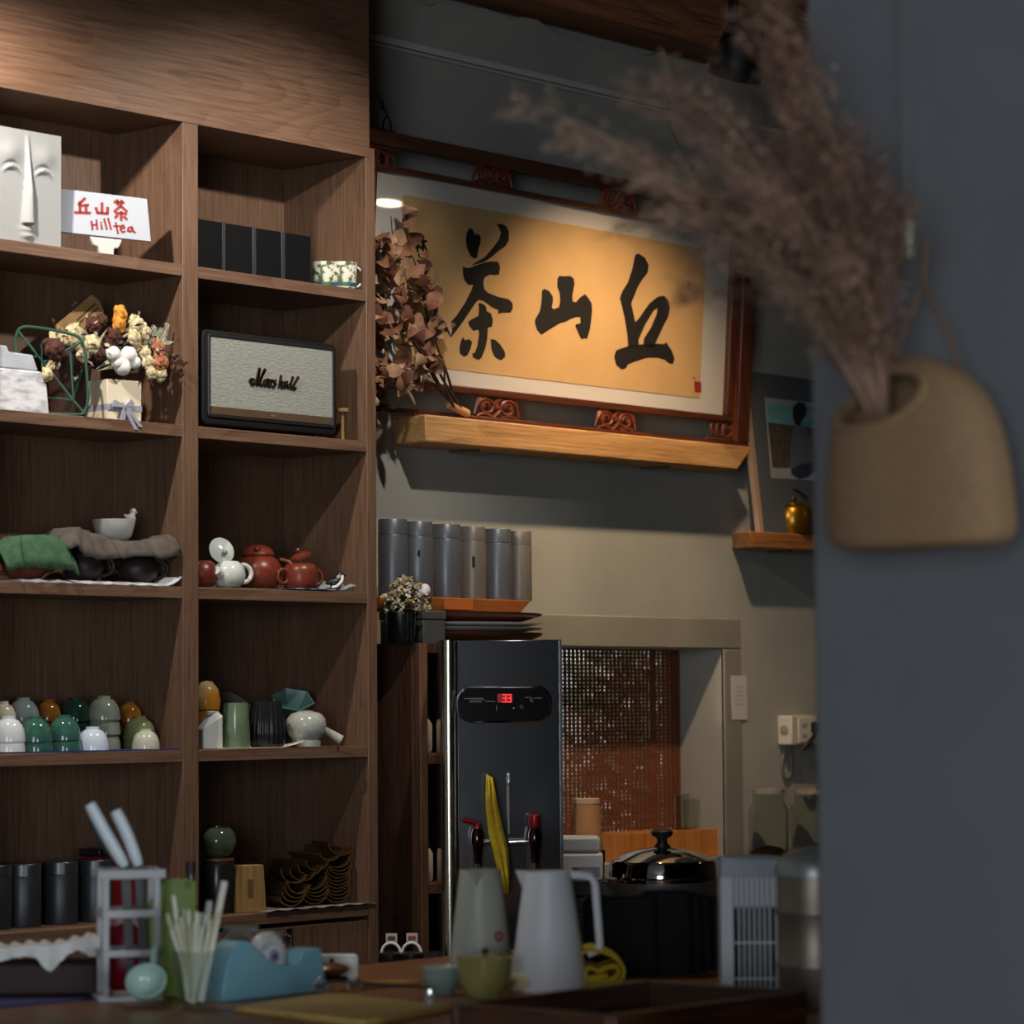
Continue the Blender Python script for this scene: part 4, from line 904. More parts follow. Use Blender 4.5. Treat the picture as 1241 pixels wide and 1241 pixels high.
# small shelf with the leaning picture and brass teapot
sx0 = at_y(900, 656, WY-.05).x
zs = at_y(935, 645, WY-.10).z
t = thing('small_shelf', 'short orange wooden wall shelf beside the partition', 'shelf', (sx0+.12, WY, zs-.042))
b = MB(); b.add([(-.16, -.10, .042), (.30, -.10, .042), (.30, 0, .042), (-.10, 0, .042), (-.13, -.095, 0), (.30, -.095, 0), (.30, 0, 0), (-.10, 0, 0)], [(0, 1, 2, 3), (7, 6, 5, 4), (0, 4, 5, 1), (1, 5, 6, 2), (2, 6, 7, 3), (3, 7, 4, 0)])
b.build('board', wood('orange_plank', (134, 82, 40), (172, 112, 60), (192, 132, 76), 'x', ring=4), t, bevel=.003)
MB().box(.06, .08, -.07, 0, -.006, .001).build('bracket', STEEL, t)
pb = at_y(923, 648, WY-.075); pb.z = zs+.001
LT = -.115
t = thing('leaning_print', 'grey framed print of a seated person by the sea leaning on the small shelf', 'picture', pb, 0, LT)
LM = frame_m(pb, 0, LT)
def lx(x, y): return loc_px(LM, 860+x/5.169, 460+y/5.169)
w1 = .40
hh = lx(262, -50)[1]
MB().box(.0, w1, .0, .010, 0.0, hh).build('backing', mat('print_grey', (84, 88, 94), .8), t)
MB().box(-.012, .006, -.004, .012, 0.0, hh+.004).build('side_strip', mat('pale_wood_strip', (168, 142, 122), .7), t)
ph = [lx(345, 115), lx(760, 165), lx(765, 640), lx(385, 620)]
MB().prism([lx(345, 112), lx(780, 160), lx(800, 640), lx(385, 618)], -.0012, 0).build('photo', mat('photo_pale', (150, 156, 158), .6), t)
MB().prism([lx(352, 145), lx(780, 185), lx(785, 320), lx(362, 268)], -.0018, -.0012).build('printed_sea', mat('photo_sea', (92, 146, 152), .6, rgb2=(120, 168, 172), scale=30, stretch=(.2, 1, 1)), t)
MB().prism([lx(362, 268), lx(785, 320), lx(795, 560), lx(392, 552)], -.0018, -.0012).build('printed_grass', mat('photo_grass', (98, 80, 58), .7, rgb2=(62, 62, 60), scale=60), t)
MB().prism([lx(*q) for q in ((520,170),(550,140),(590,150),(605,190),(598,230),(580,250),(560,300),(530,280),(515,220))], -.0024, -.0018).build('printed_head', mat('photo_hair', (38, 34, 34), .7), t)
MB().prism([lx(*q) for q in ((535,290),(590,285),(620,360),(645,470),(640,520),(560,560),(505,590),(505,480),(510,360))], -.0026, -.0018).build('printed_shirt', mat('photo_shirt', (92, 98, 106), .7), t)
MB().prism([lx(*q) for q in ((505,560),(570,530),(645,520),(660,570),(610,610),(560,625),(515,600))], -.0029, -.0019).build('printed_jeans', mat('photo_jeans', (44, 54, 78), .7), t)
pt_ = at_y(961, 640, WY-.058); pt_.z = zs+.0005
BRASS = mat('brass', (156, 112, 36), .28, .85)
tb_ = teapot('brass_teapot', 'golden brass teapot on the small shelf beside the leaning print', 'teapot', pt_, .054, .088, BRASS, rz=-.35, lid='knob', spout=True, prof=[(0, 0), (.050, 0), (.054, .004), (.054, .070), (.050, .076), (.034, .082), (.031, .080), (0, .079)], handle=False, spoutlen=.5)
MB().tube(smoothpath([(-.046, 0, .072), (-.044, 0, .104), (0, 0, .124), (.044, 0, .104), (.046, 0, .072)], 5), .003, 8).build('bail_handle', mat('dark_bronze', (60, 44, 26), .4, .7), tb_)
# notice and socket box
pn = at_y(895, 845, WY)
t = thing('paper_notice', 'small white paper notice taped beside the pass-through', 'notice', (pn.x, WY-.0035, pn.z))
NM = frame_m(Vector((pn.x, WY-.0035, pn.z)))
def nx(x, y): return loc_px(NM, 780+x/5.396, 740+y/5.396)
MB().prism([nx(570, 425), nx(672, 425), nx(677, 712), nx(580, 715), nx(572, 600)], -.0008, 0).build('sheet', mat('notice_white', (206, 200, 198), .8), t)
for k in range(5): MB().ribbon([nx(600, 500+k*28), nx(650, 500+k*28)], .002, -.0012, -.0008).build('written_line', mat('pale_ink', (156, 150, 158), .8), t, smooth=0)
ps = at_y(942, 885, WY); s = mpp(ps)
t = thing('socket_box', 'white surface mounted power socket box with a black plug', 'socket', (ps.x, WY, ps.z))
IV = mat('ivory_plastic', (206, 198, 182), .4)
MB().box(0, .125, -.048, -.0005, -.040, .040).build('box', IV, t, bevel=.004)
MB().box(.030, .118, -.051, -.048, -.034, .034).build('face_plate', mat('ivory_plate', (218, 210, 192), .35), t, bevel=.002)
MB().lathe([(0, -.001), (.013, -.001), (.014, .0015), (.010, .003), (0, .003)], 18, Matrix.Translation((0, -.024, 0)) @ Matrix.Rotation(-PI/2, 4, 'Y')).build('knockout', mat('ivory_dark', (150, 140, 124), .5), t)
for q in ((.050, .012), (.062, .012), (.050, -.016), (.062, -.016)): MB().box(q[0], q[0]+.003, -.052, -.0505, q[1]-.005, q[1]+.005).build('slot', BLACK, t)
pg = MB().box(.084, .116, -.075, -.0515, -.008, .022).build('plug', BLACK, t, bevel=.004)
MB().tube(smoothpath([(.088, -.070, -.004), (.070, -.072, -.018), (.040, -.070, -.040), (.030, -.06, -.052)], 4), .006, 8).build('plug_lead', BLACK, t)
MB().tube(smoothpath([(.03, -.006, -.044), (.012, -.006, -.10), (.03, -.006, -.135), (.055, -.006, -.11), (.052, -.006, -.044)], 5), .004, 8).build('cable_loop', mat('grey_cable', (108, 106, 100), .6), t)
# black track spotlight
hp = Vector((0.895, -.36, 2.935))
t = thing('track_spotlight', 'matt black track spotlight hanging above the framed calligraphy', 'spotlight', hp)
MBK = mat('matt_black', (14, 14, 15), .6)
dr = (Vector((1.12, .25, 1.66))-hp).normalized(); RM = dr.to_track_quat('-Z', 'Y').to_matrix().to_4x4()
MB().lathe([(.060, -.0), (.065, -.0), (.062, .025), (.050, .10), (.043, .118), (0, .122), (0, .07), (.054, .06)], 28, RM).build('head', MBK, t, smooth=40)
MB().box(-.006, .006, -.012, .012, .05, .22).build('arm', MBK, t, bevel=.002)
MB().box(-.03, .07, -.018, .018, .215, .27).build('adapter', MBK, t, bevel=.003)
MB().lathe([(0, .02), (.030, .022), (.030, .026), (0, .027)], 20, RM).build('lens', mat('warm_lamp', (255, 220, 170), .4, emit=(255, 205, 140), estr=4), t)
tk = thing('lighting_track', 'black ceiling lighting track carrying the spotlight', 'track', hp+Vector((0, 0, .272)))
MB().box(-.5, 1.4, -.018, .018, 0, .03).build('rail', MBK, tk)
for x in (-.4, 1.0): MB().tube([(x, 0, .03), (x, 0, .41)], .004, 6).build('drop_rod', MBK, tk)
# ------------------------------------------------------------------ work counter and what stands on it
ZW = 0.90
t = thing('work_counter', 'dark steel topped work counter along the back wall', 'counter', (1.1, -.15, 0))
MB().box(-1.02, 1.5, -.45, .42, .855, ZW).build('worktop', mat('dark_steel', (70, 70, 72), .4, .6), t, bevel=.003)
MB().box(-1.0, 1.48, -.40, .42, .08, .855).build('carcass', WALNUT, t)
for k in range(4): MB().box(-.99+k*.62, -.40+k*.62, -.42, -.40, .10, .84).build('door', WALNUT, t, bevel=.002)
# open shelf unit at the end of the counter
t = thing('shelf_unit', 'dark walnut shelf unit standing on the work counter', 'shelf', (.169, 0, ZW+.001))
ZS = 1.592-ZW-.001
MB().box(0, .022, 0, .272, 0, ZS).build('side_panel', WALNUT, t, bevel=.001)
MB().box(-.0, .022, -.003, .0, 0, ZS).build('front_edge', wood('walnut_edge', (70, 48, 36), (104, 74, 56), (126, 94, 72), 'z'), t)
MB().box(.385, .407, 0, .272, 0, ZS).build('side_panel', WALNUT, t, bevel=.001)
MB().box(.022, .385, .255, .272, 0, ZS-.02).build('back_panel', WALNUT, t)
MB().box(.022, .385, 0, .255, ZS-.022, ZS).build('top', WALNUT, t, bevel=.001)
for z in (.13, .42): MB().box(.022, .385, .004, .255, z, z+.022).build('shelf', MATS['walnut_edge'], t, bevel=.001)
for z, lab in ((.153, 'on the lower board'), (.443, 'on the upper board')):
    q = thing('white_jar', 'small white jar inside the walnut shelf unit, '+lab, 'jar', (.232, .06, ZW+.001+z), group='white jars in the walnut shelf unit')
    MB().lathe([(0, 0), (.026, 0), (.03, .01), (.03, .065), (.022, .078), (0, .078)], 24).build('body', WHITE, q); MB().lathe([(0, .078), (.024, .078), (.024, .092), (0, .094)], 24).build('lid', BLACK, q)
ps = Vector((.169, .11, 1.115))
t = thing('wall_switch', 'small grey socket plate low on the walnut panel', 'socket', (.168, .155, 1.06), -PI/2)
MB().box(-.02, .02, -.006, 0, -.030, .030).build('plate', mat('socket_grey', (96, 102, 106), .5), t, bevel=.002)
for z in (-.012, .012): MB().box(-.006, .006, -.008, -.0055, z-.004, z+.004).build('outlet', BLACK, t)
# flower pot on the unit
ZU = 1.592
p = at_y(486, 775, .038); p.z = ZU
t = thing('dried_flower_pot', 'black tin pot of small white and yellow dried flowers', 'flower pot', p)
MB().lathe([(0, 0), (.028, 0), (.030, .003), (.034, .070), (.036, .072), (.033, .072), (.030, .06), (0, .058)], 28).build('pot', mat('black_tin', (18, 18, 20), .3), t)
for a in (-1.9, -1.6, -1.2): MB().tube([(.0305*math.cos(a), .0305*math.sin(a), .006), (.0345*math.cos(a), .0345*math.sin(a), .066)], .0018, 5).build('silver_stripe', CHROME, t)
WF = mat('white_floret', (208, 200, 182), .8, rgb2=(170, 158, 130), scale=90); YF = mat('yellow_floret', (150, 128, 74), .8); BF = mat('dark_foliage', (38, 36, 28), .9)
for k in range(150):
    a = random.uniform(0, 2*PI); q = random.uniform(0, 1.9); r = random.uniform(.035, .064); d = Vector((math.sin(q)*math.cos(a), -abs(math.sin(q)*math.sin(a))+.12, math.cos(q)))
    c = Vector((.004, -.004, .088))+Vector((d.x*r*1.05, d.y*r, d.z*r*1.0)); b = MB()
    for j in range(7):
        e = Vector((random.uniform(-1, 1), random.uniform(-1, 1), random.uniform(-1, 1))).normalized()*.011; s_ = e.orthogonal().normalized()*.0036; b.add([c, c+e*.5+s_, c+e, c+e*.5-s_], [(0, 1, 2, 3)])
    b.ball(c, .0035, 6, jit=.2); b.build('floret', random.choice([WF, WF, WF, YF, BF]), t, smooth=0)
b = MB()
for k in range(40):
    a = random.uniform(0, 2*PI); r = random.uniform(0, .045); b.tube([(0.3*r*math.cos(a), .3*r*math.sin(a), .05), (r*math.cos(a), r*math.sin(a), random.uniform(.09, .13))], .0009, 4)
o = b.build('stalks', BF, t); o['kind'] = 'stuff'
MB().ball((.034, -.040, .118), .015, 12, jit=.05).build('cotton_boll', mat('boll', (206, 206, 212), .9), t); MB().ball((.034, -.038, .131), .007, 8, 1.4, 1, .5, jit=.1).build('bract', mat('purple_bract', (92, 40, 70), .8), t)
# grey block under the canister plank
pz = at_y(560, 728, .03).z   # underside of plank
zpl = at_y(580, 725, .03).z
p = at_y(512, 760, .09); p.z = ZU
t = thing('grey_caddy', 'plain grey lidded caddy holding up the end of the canister plank', 'caddy', p)
GC = mat('grey_tin', (84, 86, 88), .5, .3)
Hc = zpl-.030-ZU
MB().box(-.035, .040, -.035, .10, 0, Hc*.72).build('body', GC, t, bevel=.003); MB().box(-.037, .042, -.037, .102, Hc*.73, Hc-.0005).build('lid', GC, t, bevel=.003)
# plank with six canisters
xa = at_y(445, 720, .10).x; xb = at_y(654, 730, .03).x
t = thing('canister_plank', 'orange brown wooden plank carrying six tall grey canisters', 'plank', ((xa+xb)/2, .13, zpl-.030))
hw = (xb-xa)/2
b = MB(); b.add([(-hw, -.075, .030), (hw, -.075, .030), (hw, .085, .030), (-hw, .085, .030), (-hw, -.068, 0), (hw-.035, -.068, 0), (hw-.03, .085, 0), (-hw, .085, 0)], [(0, 1, 2, 3), (7, 6, 5, 4), (0, 4, 5, 1), (1, 5, 6, 2), (2, 6, 7, 3), (3, 7, 4, 0)])
b.build('board', wood('amber_plank', (116, 62, 24), (158, 92, 40), (178, 112, 54), 'x', ring=3), t, bevel=.002)
MB().box(-hw*.2, -hw*.2+.10, -.0765, -.074, .004, .026).build('inlay', mat('inlay_orange', (170, 92, 40), .5), t)
CG = mat('canister_grey', (104, 108, 114), .38, .45); CGT = mat('canister_taupe', (120, 114, 106), .42, .35)
for i, (u, m_, r) in enumerate(((476, CG, .034), (507, CG, .034), (541, CG, .034), (573, CGT, .031), (603, CG, .033), (630, CGT, .029))):
    a = at_y(u, 715, .125); a.z = zpl+.0005
    lab = 'tall %s metal tea canister on the plank, %s' % ('grey' if m_ is CG else 'taupe', ['half behind the cabinet edge', 'above the dried flower pot', 'third along from the cabinet', 'with a dark vertical mark', 'between the two taupe ones', 'at the free end'][i])
    q = canister(a, r, .178-.004*i*.5, lab, 'canisters on the plank', m_, m_)
    if i in (1, 3): MB().box(-.003, .003, -.001, .001, 0, .026 if i == 3 else .014).build('stamped_mark', INK, q, loc=(-r*.72, -r*.72, .075 if i == 3 else .095), rot=(0, 0, -.78))
# plates stacked under the plank
zz = ZU; pc = at_y(594, 760, .075)
PLT = (('dark brown', mat('brown_lacquer', (74, 38, 22), .4), .026), ('white', mat('plate_white', (196, 196, 194), .3), .010), ('pale grey', mat('plate_grey', (170, 172, 172), .3), .010), ('reddish brown', mat('plate_redbrown', (92, 44, 24), .4), .020))
tot = zpl-.030-ZU-.001; sc_ = tot/sum(q[2] for q in PLT)
for i, (nm, m_, hgt) in enumerate(PLT):
    hgt *= sc_; t = thing('serving_plate', '%s serving plate in the stack under the canister plank' % nm, 'plate', (pc.x, .105, zz), group='plates under the canister plank')
    R = .108; MB().lathe([(0, 0), (R*.6, 0), (R*.66, hgt*.1), (R*.98, hgt*.75), (R, hgt*.98), (R*.93, hgt*.98), (R*.6, hgt*.62), (0, hgt*.60)], 44, sx=1.75, sy=.98).build('plate', m_, t, smooth=50)
    MB().lathe([(R*.54, 0), (R*.58, 0), (R*.58, hgt*.1), (R*.54, hgt*.1)], 30, sx=1.75, sy=.98).build('foot_ring', m_, t)
    zz += hgt
# hot water boiler
CFB = CF+.068
pbz = at_d(604, 1000, 6.75); pbz.z = ZW+.0005
t = thing('water_boiler', 'polished steel hot water boiler with black oval display panel and two taps', 'boiler', pbz, CFB)
BMx = frame_m(pbz, CFB); ms = mpp(at_d(604, 900, 6.75)); HB = at_d(604, 777, 6.75).z-ZW; W2 = 144*ms/2
fy = -.125
BMf = BMx @ Matrix.Translation((0, fy, 0))
def bx(u, v): return loc_px(BMf, u, v)
MIR = mat('mirror_steel', (138, 140, 144), .135, 1.0)
MB().prism([(-W2+.036, 0), (W2, 0), (W2, HB), (-W2+.036, HB)], fy, .10).build('body', MIR, t, bevel=.003)
o = MB().lathe([(0, 0), (.018, 0), (.018, HB), (0, HB)], 28, Matrix.Translation((-W2+.018, fy+.016, 0))).build('corner_column', mat('corner_highlight_steel', (210, 206, 190), .22, 1.0), t)  # highlight along the rounded corner painted in as paler, warmer steel
MB().box(-W2, -W2+.038, fy+.016, .10, 0, HB).build('side', MIR, t)
MB().box(W2-.004, W2+.0015, fy-.002, .10, 0, HB).build('edge_strip', STEEL, t)
(xa_, za_), (xb_, zb__) = bx(554, 875), bx(667, 832)
MB().prism(rrect(xa_, xb_, za_, zb__, (zb__-za_)*.42, 8), fy-.010, fy-.0005).build('display_panel', mat('panel_black', (6, 6, 8), .15), t, bevel=.002)
MB().tube([(x, fy-.008, z) for x, z in rrect(xa_, xb_, za_, zb__, (zb__-za_)*.42, 8)], .0022, 6, closed=True).build('panel_rim', CHROME, t)
def px_(x, y): return bx(545+x/9.193, 820+y/9.193)
(ax, az), (cx_, cz_) = px_(530, 290), px_(695, 190)
MB().box(ax, cx_, fy-.0112, fy-.010, az, cz_).build('display_window', mat('display_red_dark', (60, 0, 4), .3, emit=(180, 4, 10), estr=.35), t)
LED = mat('led_red', (255, 40, 40), .3, emit=(255, 40, 44), estr=2.2)
for dx in (0, 55):
    b = MB()
    for q in ([(585+dx, 200), (622+dx, 202)], [(622+dx, 202), (622+dx, 240)], [(590+dx, 240), (622+dx, 241)], [(622+dx, 241), (622+dx, 282)], [(585+dx, 282), (622+dx, 282)]): b.ribbon([px_(*w_) for w_ in q], .0018, fy-.0118, fy-.0112)
    b.build('digit', LED, t, smooth=0)
PG = mat('panel_print', (92, 94, 98), .6)
for q in ([(160, 245), (370, 240)], [(220, 262), (380, 258)], [(215, 282), (350, 282)], [(400, 275), (500, 278)], [(520, 325), (520, 380)], [(835, 230), (870, 235)], [(885, 225), (900, 280)], [(910, 230), (920, 285)], [(935, 240), (1020, 238)]):
    MB().ribbon([px_(*w_) for w_ in q], .0016, fy-.0113, fy-.010).build('panel_print', PG, t, smooth=0)
cb_ = px_(795, 335); MB().tube([(cb_[0]+.0032*math.cos(a), fy-.0105, cb_[1]+.0032*math.sin(a)) for a in [i*2*PI/12 for i in range(12)]], .0006, 5, closed=True).build('panel_button', PG, t)
cb_ = px_(710, 350); MB().lathe([(0, 0), (.0016, 0), (.0016, .001), (0, .001)], 10, Matrix.Translation((cb_[0], fy-.010, cb_[1])) @ Matrix.Rotation(PI/2, 4, 'X')).build('indicator', mat('green_led', (30, 120, 60), .3, emit=(20, 140, 60), estr=.6), t)
# taps: cross bar with a tap at each end
DRT = mat('tap_red', (112, 10, 18), .3)
zc_ = bx(608, 1020)[1]; xc_ = bx(608, 1020)[0]
MB().tube([(xc_, fy, zc_), (xc_, fy-.045, zc_)], .010, 12).ball((xc_, fy-.05, zc_), .013, 12).build('tap_boss', CHROME, t)
for u, k in ((577, -1), (646, 1)):
    xx = bx(u, 1020)[0]
    tp_ = MB().tube([(xc_+k*.012, fy-.05, zc_), (xx, fy-.05, zc_)], .0045, 10).build('tap_arm', CHROME, t)
    MB().lathe([(0, -.045), (.008, -.045), (.009, -.028), (.011, -.012), (.014, .004), (.013, .02), (.009, .03), (0, .03)], 18, Matrix.Translation((xx, fy-.05, zc_))).build('valve', mat('dark_chrome', (92, 66, 62), .10, 1.0), tp_)
    MB().lathe([(0, -.062), (.0075, -.062), (.0085, -.044), (0, -.044)], 14, Matrix.Translation((xx, fy-.05, zc_))).build('nozzle', CHROME, tp_)
    if k < 0: MB().tube(smoothpath([(xx+.006, fy-.05, zc_+.034), (xx-.012, fy-.056, zc_+.044), (xx-.032, fy-.062, zc_+.048)], 3), .0042, 8).lathe([(0, .028), (.008, .028), (.008, .04), (0, .042)], 12, Matrix.Translation((xx, fy-.05, zc_))).build('lever', DRT, tp_)
    else: MB().lathe([(0, .030), (.010, .030), (.013, .040), (.012, .056), (.008, .060), (0, .060)], 14, Matrix.Translation((xx, fy-.05, zc_))).build('lever', DRT, tp_)
xg = bx(616, 950)[0]; za_, zb2 = bx(616, 1010)[1], bx(616, 943)[1]
MB().tube([(xg, fy-.012, za_), (xg, fy-.012, zb2)], .0022, 7).lathe([(0, -.012), (.005, -.010), (.005, .004), (.003, .010), (0, .013)], 10, Matrix.Translation((xg, fy-.012, zb2))).build('gauge_tube', mat('gauge_glass', (170, 175, 180), .15, .6), t)
# yellow cloth hung over the tap bar
YCL = mat('yellow_cloth', (186, 160, 34), .9, rgb2=(164, 138, 26), scale=60, bump=.3)
q = BMx @ Vector((xc_, fy-.068, zc_))
t = thing('yellow_cloth', 'twisted yellow cloth hung over the boiler tap bar', 'cloth', q, CFB)
YM = frame_m(q, CFB)
def yc(u, v): return loc_px(YM, u, v)
L_ = [(589, 938), (588, 975), (592, 1010), (598, 1030), (606, 1060), (612, 1082)]; R_ = [(595, 942), (601, 975), (608, 1006), (614, 1030), (616, 1058), (616, 1082)]
vs = []
for i, (a, c) in enumerate(zip(L_, R_)):
    pa, pc_ = yc(*a), yc(*c)
    for k in range(7): f_ = k/6; vs.append((pa[0]+(pc_[0]-pa[0])*f_, -.008+.006*math.sin(k*2.1+i*.3), pa[1]+(pc_[1]-pa[1])*f_))
n = len(L_)
o = MB().add(vs, [(i*7+k, i*7+k+1, (i+1)*7+k+1, (i+1)*7+k) for i in range(n-1) for k in range(6)]).build('cloth', YCL, t, smooth=70); q_ = o.modifiers.new('s', 'SOLIDIFY'); q_.thickness = .004
# steamer pot with dome lid
ps_ = at_d(803, 1060, 7.0); ps_.z = ZW+.0005; s = mpp(at_d(803, 1050, 7.0))
t = thing('steamer_pot', 'wide stainless steamer pot with domed lid and black knob', 'pot', ps_)
zr = at_d(803, 1068, 7.0).z-ZW; R = 66*s
ALU = mat('pot_alu', (170, 170, 170), .35, .9)
MB().lathe([(0, 0), (R*.97, 0), (R, .006), (R, zr-.02), (R*1.04, zr-.012), (R*1.05, zr), (R*.98, zr), (R*.97, .01), (0, .01)], 40).build('pot', ALU, t, smooth=40)
l = MB().lathe([(R*1.03, zr+.0005), (R*1.03, zr+.008), (R*1.0, zr+.012), (R*.985, zr+.04), (R*.95, zr+.047), (R*.60, zr+.066), (R*.2, zr+.076), (0, zr+.078)], 44).build('lid', CHROME, t, smooth=30)
MB().lathe([(0, zr+.077), (.020, zr+.077), (.011, zr+.088), (.012, zr+.096), (.024, zr+.104), (.025, zr+.112), (.018, zr+.117), (0, zr+.118)], 22).build('knob', BLACK, l, smooth=50)
for a in (CF, CF+PI):
    MB().tube(smoothpath([(R*math.cos(a-.25), R*math.sin(a-.25), zr-.04), (R*1.22*math.cos(a-.15), R*1.22*math.sin(a-.15), zr-.04), (R*1.22*math.cos(a+.15), R*1.22*math.sin(a+.15), zr-.04), (R*math.cos(a+.25), R*math.sin(a+.25), zr-.04)], 4), .006, 8).build('handle', CHROME, t)
# pine boards on the sill, cup and glasses
SZ = OZ0
zt_ = at_y(800, 1006, WY+.08).z
xl_, xr_ = at_y(735, 1010, WY+.06).x, at_y(868, 1010, WY+.06).x
t = thing('pine_crate', 'low orange pine crate standing on the sill of the pass-through', 'crate', ((xl_+xr_)/2, WY+.07, SZ+.0005))
w_ = (xr_-xl_)/2; hz_ = zt_-SZ-.0005
for a, c in ((-w_, -w_*.34), (-w_*.33, w_*.32), (w_*.33, w_)): MB().box(a+.001, c-.001, -.045, -.035, 0, hz_).build('front_board', PINE, t, bevel=.0015)
MB().box(-w_, w_, .035, .045, 0, hz_).build('back_board', PINE, t); MB().box(-w_, -w_+.01, -.035, .035, 0, hz_).build('end_board', PINE, t); MB().box(w_-.01, w_, -.035, .035, 0, hz_).build('end_board', PINE, t); MB().box(-w_+.01, w_-.01, -.035, .035, 0, .008).build('base', PINE, t)
pc_ = at_d(712, 1060, 7.15); pc_.z = ZW+.0005
t = thing('black_crate', 'black slatted crate on the work counter beside the boiler', 'crate', pc_, CF)
zt_ = at_d(706, 1066, 7.15).z-ZW-.001; s = mpp(at_d(706, 1066, 7.15))
for k in range(4): MB().box(-.06, .055, -.06, -.054, k*zt_/4+.004, (k+1)*zt_/4-.003).build('slat', BLACK, t, bevel=.001)
MB().box(-.06, .055, -.054, .06, 0, zt_-.004).build('inner_box', mat('black_inner', (10, 10, 10), .7), t); MB().box(-.061, .056, -.061, .061, zt_-.004, zt_).build('top', BLACK, t, bevel=.001)
q = pc_.copy(); q.z = ZW+zt_+.001
t = thing('white_container', 'white plastic container with a barcode label on the black crate', 'container', q, CF)
GXm = frame_m(q+FW*-.055, CF)
def gx_(u, v): return loc_px(GXm, u, v)
x0_, x1_ = gx_(678, 1040)[0], gx_(731, 1040)[0]; zt2 = gx_(700, 1016)[1]
WP = mat('white_pp', (186, 184, 180), .35)
MB().box(x0_, x1_, -.05, .05, 0, zt2*.62).build('tub', WP, t, bevel=.006, seg=3); MB().box(x0_+.002, x1_-.006, -.048, .048, zt2*.63, zt2).build('lid', mat('white_lid', (170, 172, 174), .4), t, bevel=.008, seg=3)
lb = MB().box(x0_+.028, x1_-.008, -.0515, -.0503, .008, .032).build('barcode_label', mat('label_grey', (120, 126, 140), .6), t)
for k in range(7): MB().box(x0_+.030+k*.0022, x0_+.0312+k*.0022, -.0525, -.0515, .012, .030).build('bar', INK, lb)
q = at_d(711, 1018, 7.35); zc0 = at_d(711, 1030, 7.35).z
t = thing('coffee_canister', 'dark lidded coffee tin behind the white container', 'tin', (q.x, q.y, ZW+.0005))
hz_ = zc0-ZW; MB().lathe([(0, 0), (.040, 0), (.042, .004), (.042, hz_*.85), (0, hz_*.85)], 28).build('body', mat('brown_tin', (58, 40, 30), .5), t); MB().lathe([(0, hz_*.85), (.044, hz_*.855), (.044, hz_-.001), (0, hz_-.0005)], 28).build('lid', BLACK, t)
t = thing('kraft_cup', 'kraft paper cup with a pale rim standing on the dark tin', 'paper cup', (q.x, q.y, zc0+.0005))
s = mpp(q); h_ = (zc0-at_d(711, 968, 7.35).z)*-1
MB().lathe([(0, .003), (17.5*s*1.12, .0), (17.5*s*1.12, .004), (16*s, h_-.010), (15.2*s, h_-.010), (16*s, .006), (0, .005)], 32).build('wall', mat('kraft_cup', (176, 126, 84), .7), t)
MB().lathe([(15*s, h_-.012), (16.6*s, h_-.012), (16.6*s, h_), (15*s, h_)], 32).build('rim', mat('cup_rim', (196, 164, 130), .6), t)
GLS = mat('clear_glass', (235, 240, 240), .03, trans=1.0, ior=1.12)
for i, (u, lab) in enumerate(((826, 'tall clear glass standing on the pine crate by the reveal'), (838, 'clear glass tilted against another on the pine crate'))):
    a = at_y(u, 1000, WY+.07); a.z = SZ+.0095
    t = thing('drinking_glass', lab, 'glass', a, 0, 0, group='glasses in the pine crate'); h_ = at_y(u, 963+i*6, WY+.07).z-a.z
    MB().lathe([(0, 0), (.016, 0), (.020, h_), (.0186, h_), (.0148, .006), (0, .006)], 24).build('wall', GLS, t); MB().lathe([(.0186, h_-.001), (.0206, h_-.001), (.0206, h_+.001), (.0186, h_+.001)], 24).build('rim', GLS, t)
# glass storage jars on the counter by the wall
for i, (u, r, lab) in enumerate(((932, .052, 'large clear glass jar with brown leaf tea by the wall'), (985, .060, 'large clear glass jar half hidden by the partition'))):
    a = at_y(u, 1030, .19); a.z = ZW+.0005; t = thing('glass_jar', lab, 'jar', a, group='glass jars on the work counter'); h_ = at_y(u, 962, .19).z-ZW
    MB().lathe([(0, 0), (r, 0), (r*1.02, .01), (r*1.02, h_*.86), (r*.8, h_*.93), (r*.8, h_), (r*.76, h_), (r*.76, h_*.92), (r*.97, h_*.85), (r*.97, .008), (0, .008)], 32).build('wall', GLS, t, smooth=50)
    MB().lathe([(0, .010), (r*.95, .010), (r*.95, h_*.50), (r*.6, h_*.54), (0, h_*.56)], 28).build('contents', mat('leaf_tea', (66, 42, 30), .9, rgb2=(40, 26, 20), scale=90), t)
    MB().lathe([(0, h_), (r*.82, h_), (r*.84, h_+.012), (0, h_+.016)], 28).build('lid', mat('jar_lid', (150, 140, 128), .3), t)

# pendant lamp further down the room, mirrored in the picture glass
t = thing('pendant_lamp', 'small round pendant lamp hanging further down the room', 'lamp', (2.805, -2.217, 2.868))
PM_ = Matrix.Rotation(.20, 4, Vector((.683, .727, 0)))
MB().lathe([(0, .03), (.052, .02), (.056, .0), (.050, -.004), (.048, .004), (0, .012)], 28, PM_).build('shade', MBK, t, smooth=40)
MB().lathe([(0, -.002), (.049, -.002), (.049, .002), (0, .002)], 28, PM_).build('diffuser', mat('pendant_glow', (255, 240, 220), .4, emit=(255, 232, 200), estr=45), t)
MB().tube([(0, 0, .02), (0, 0, .75)], .003, 6).build('cord', MBK, t)
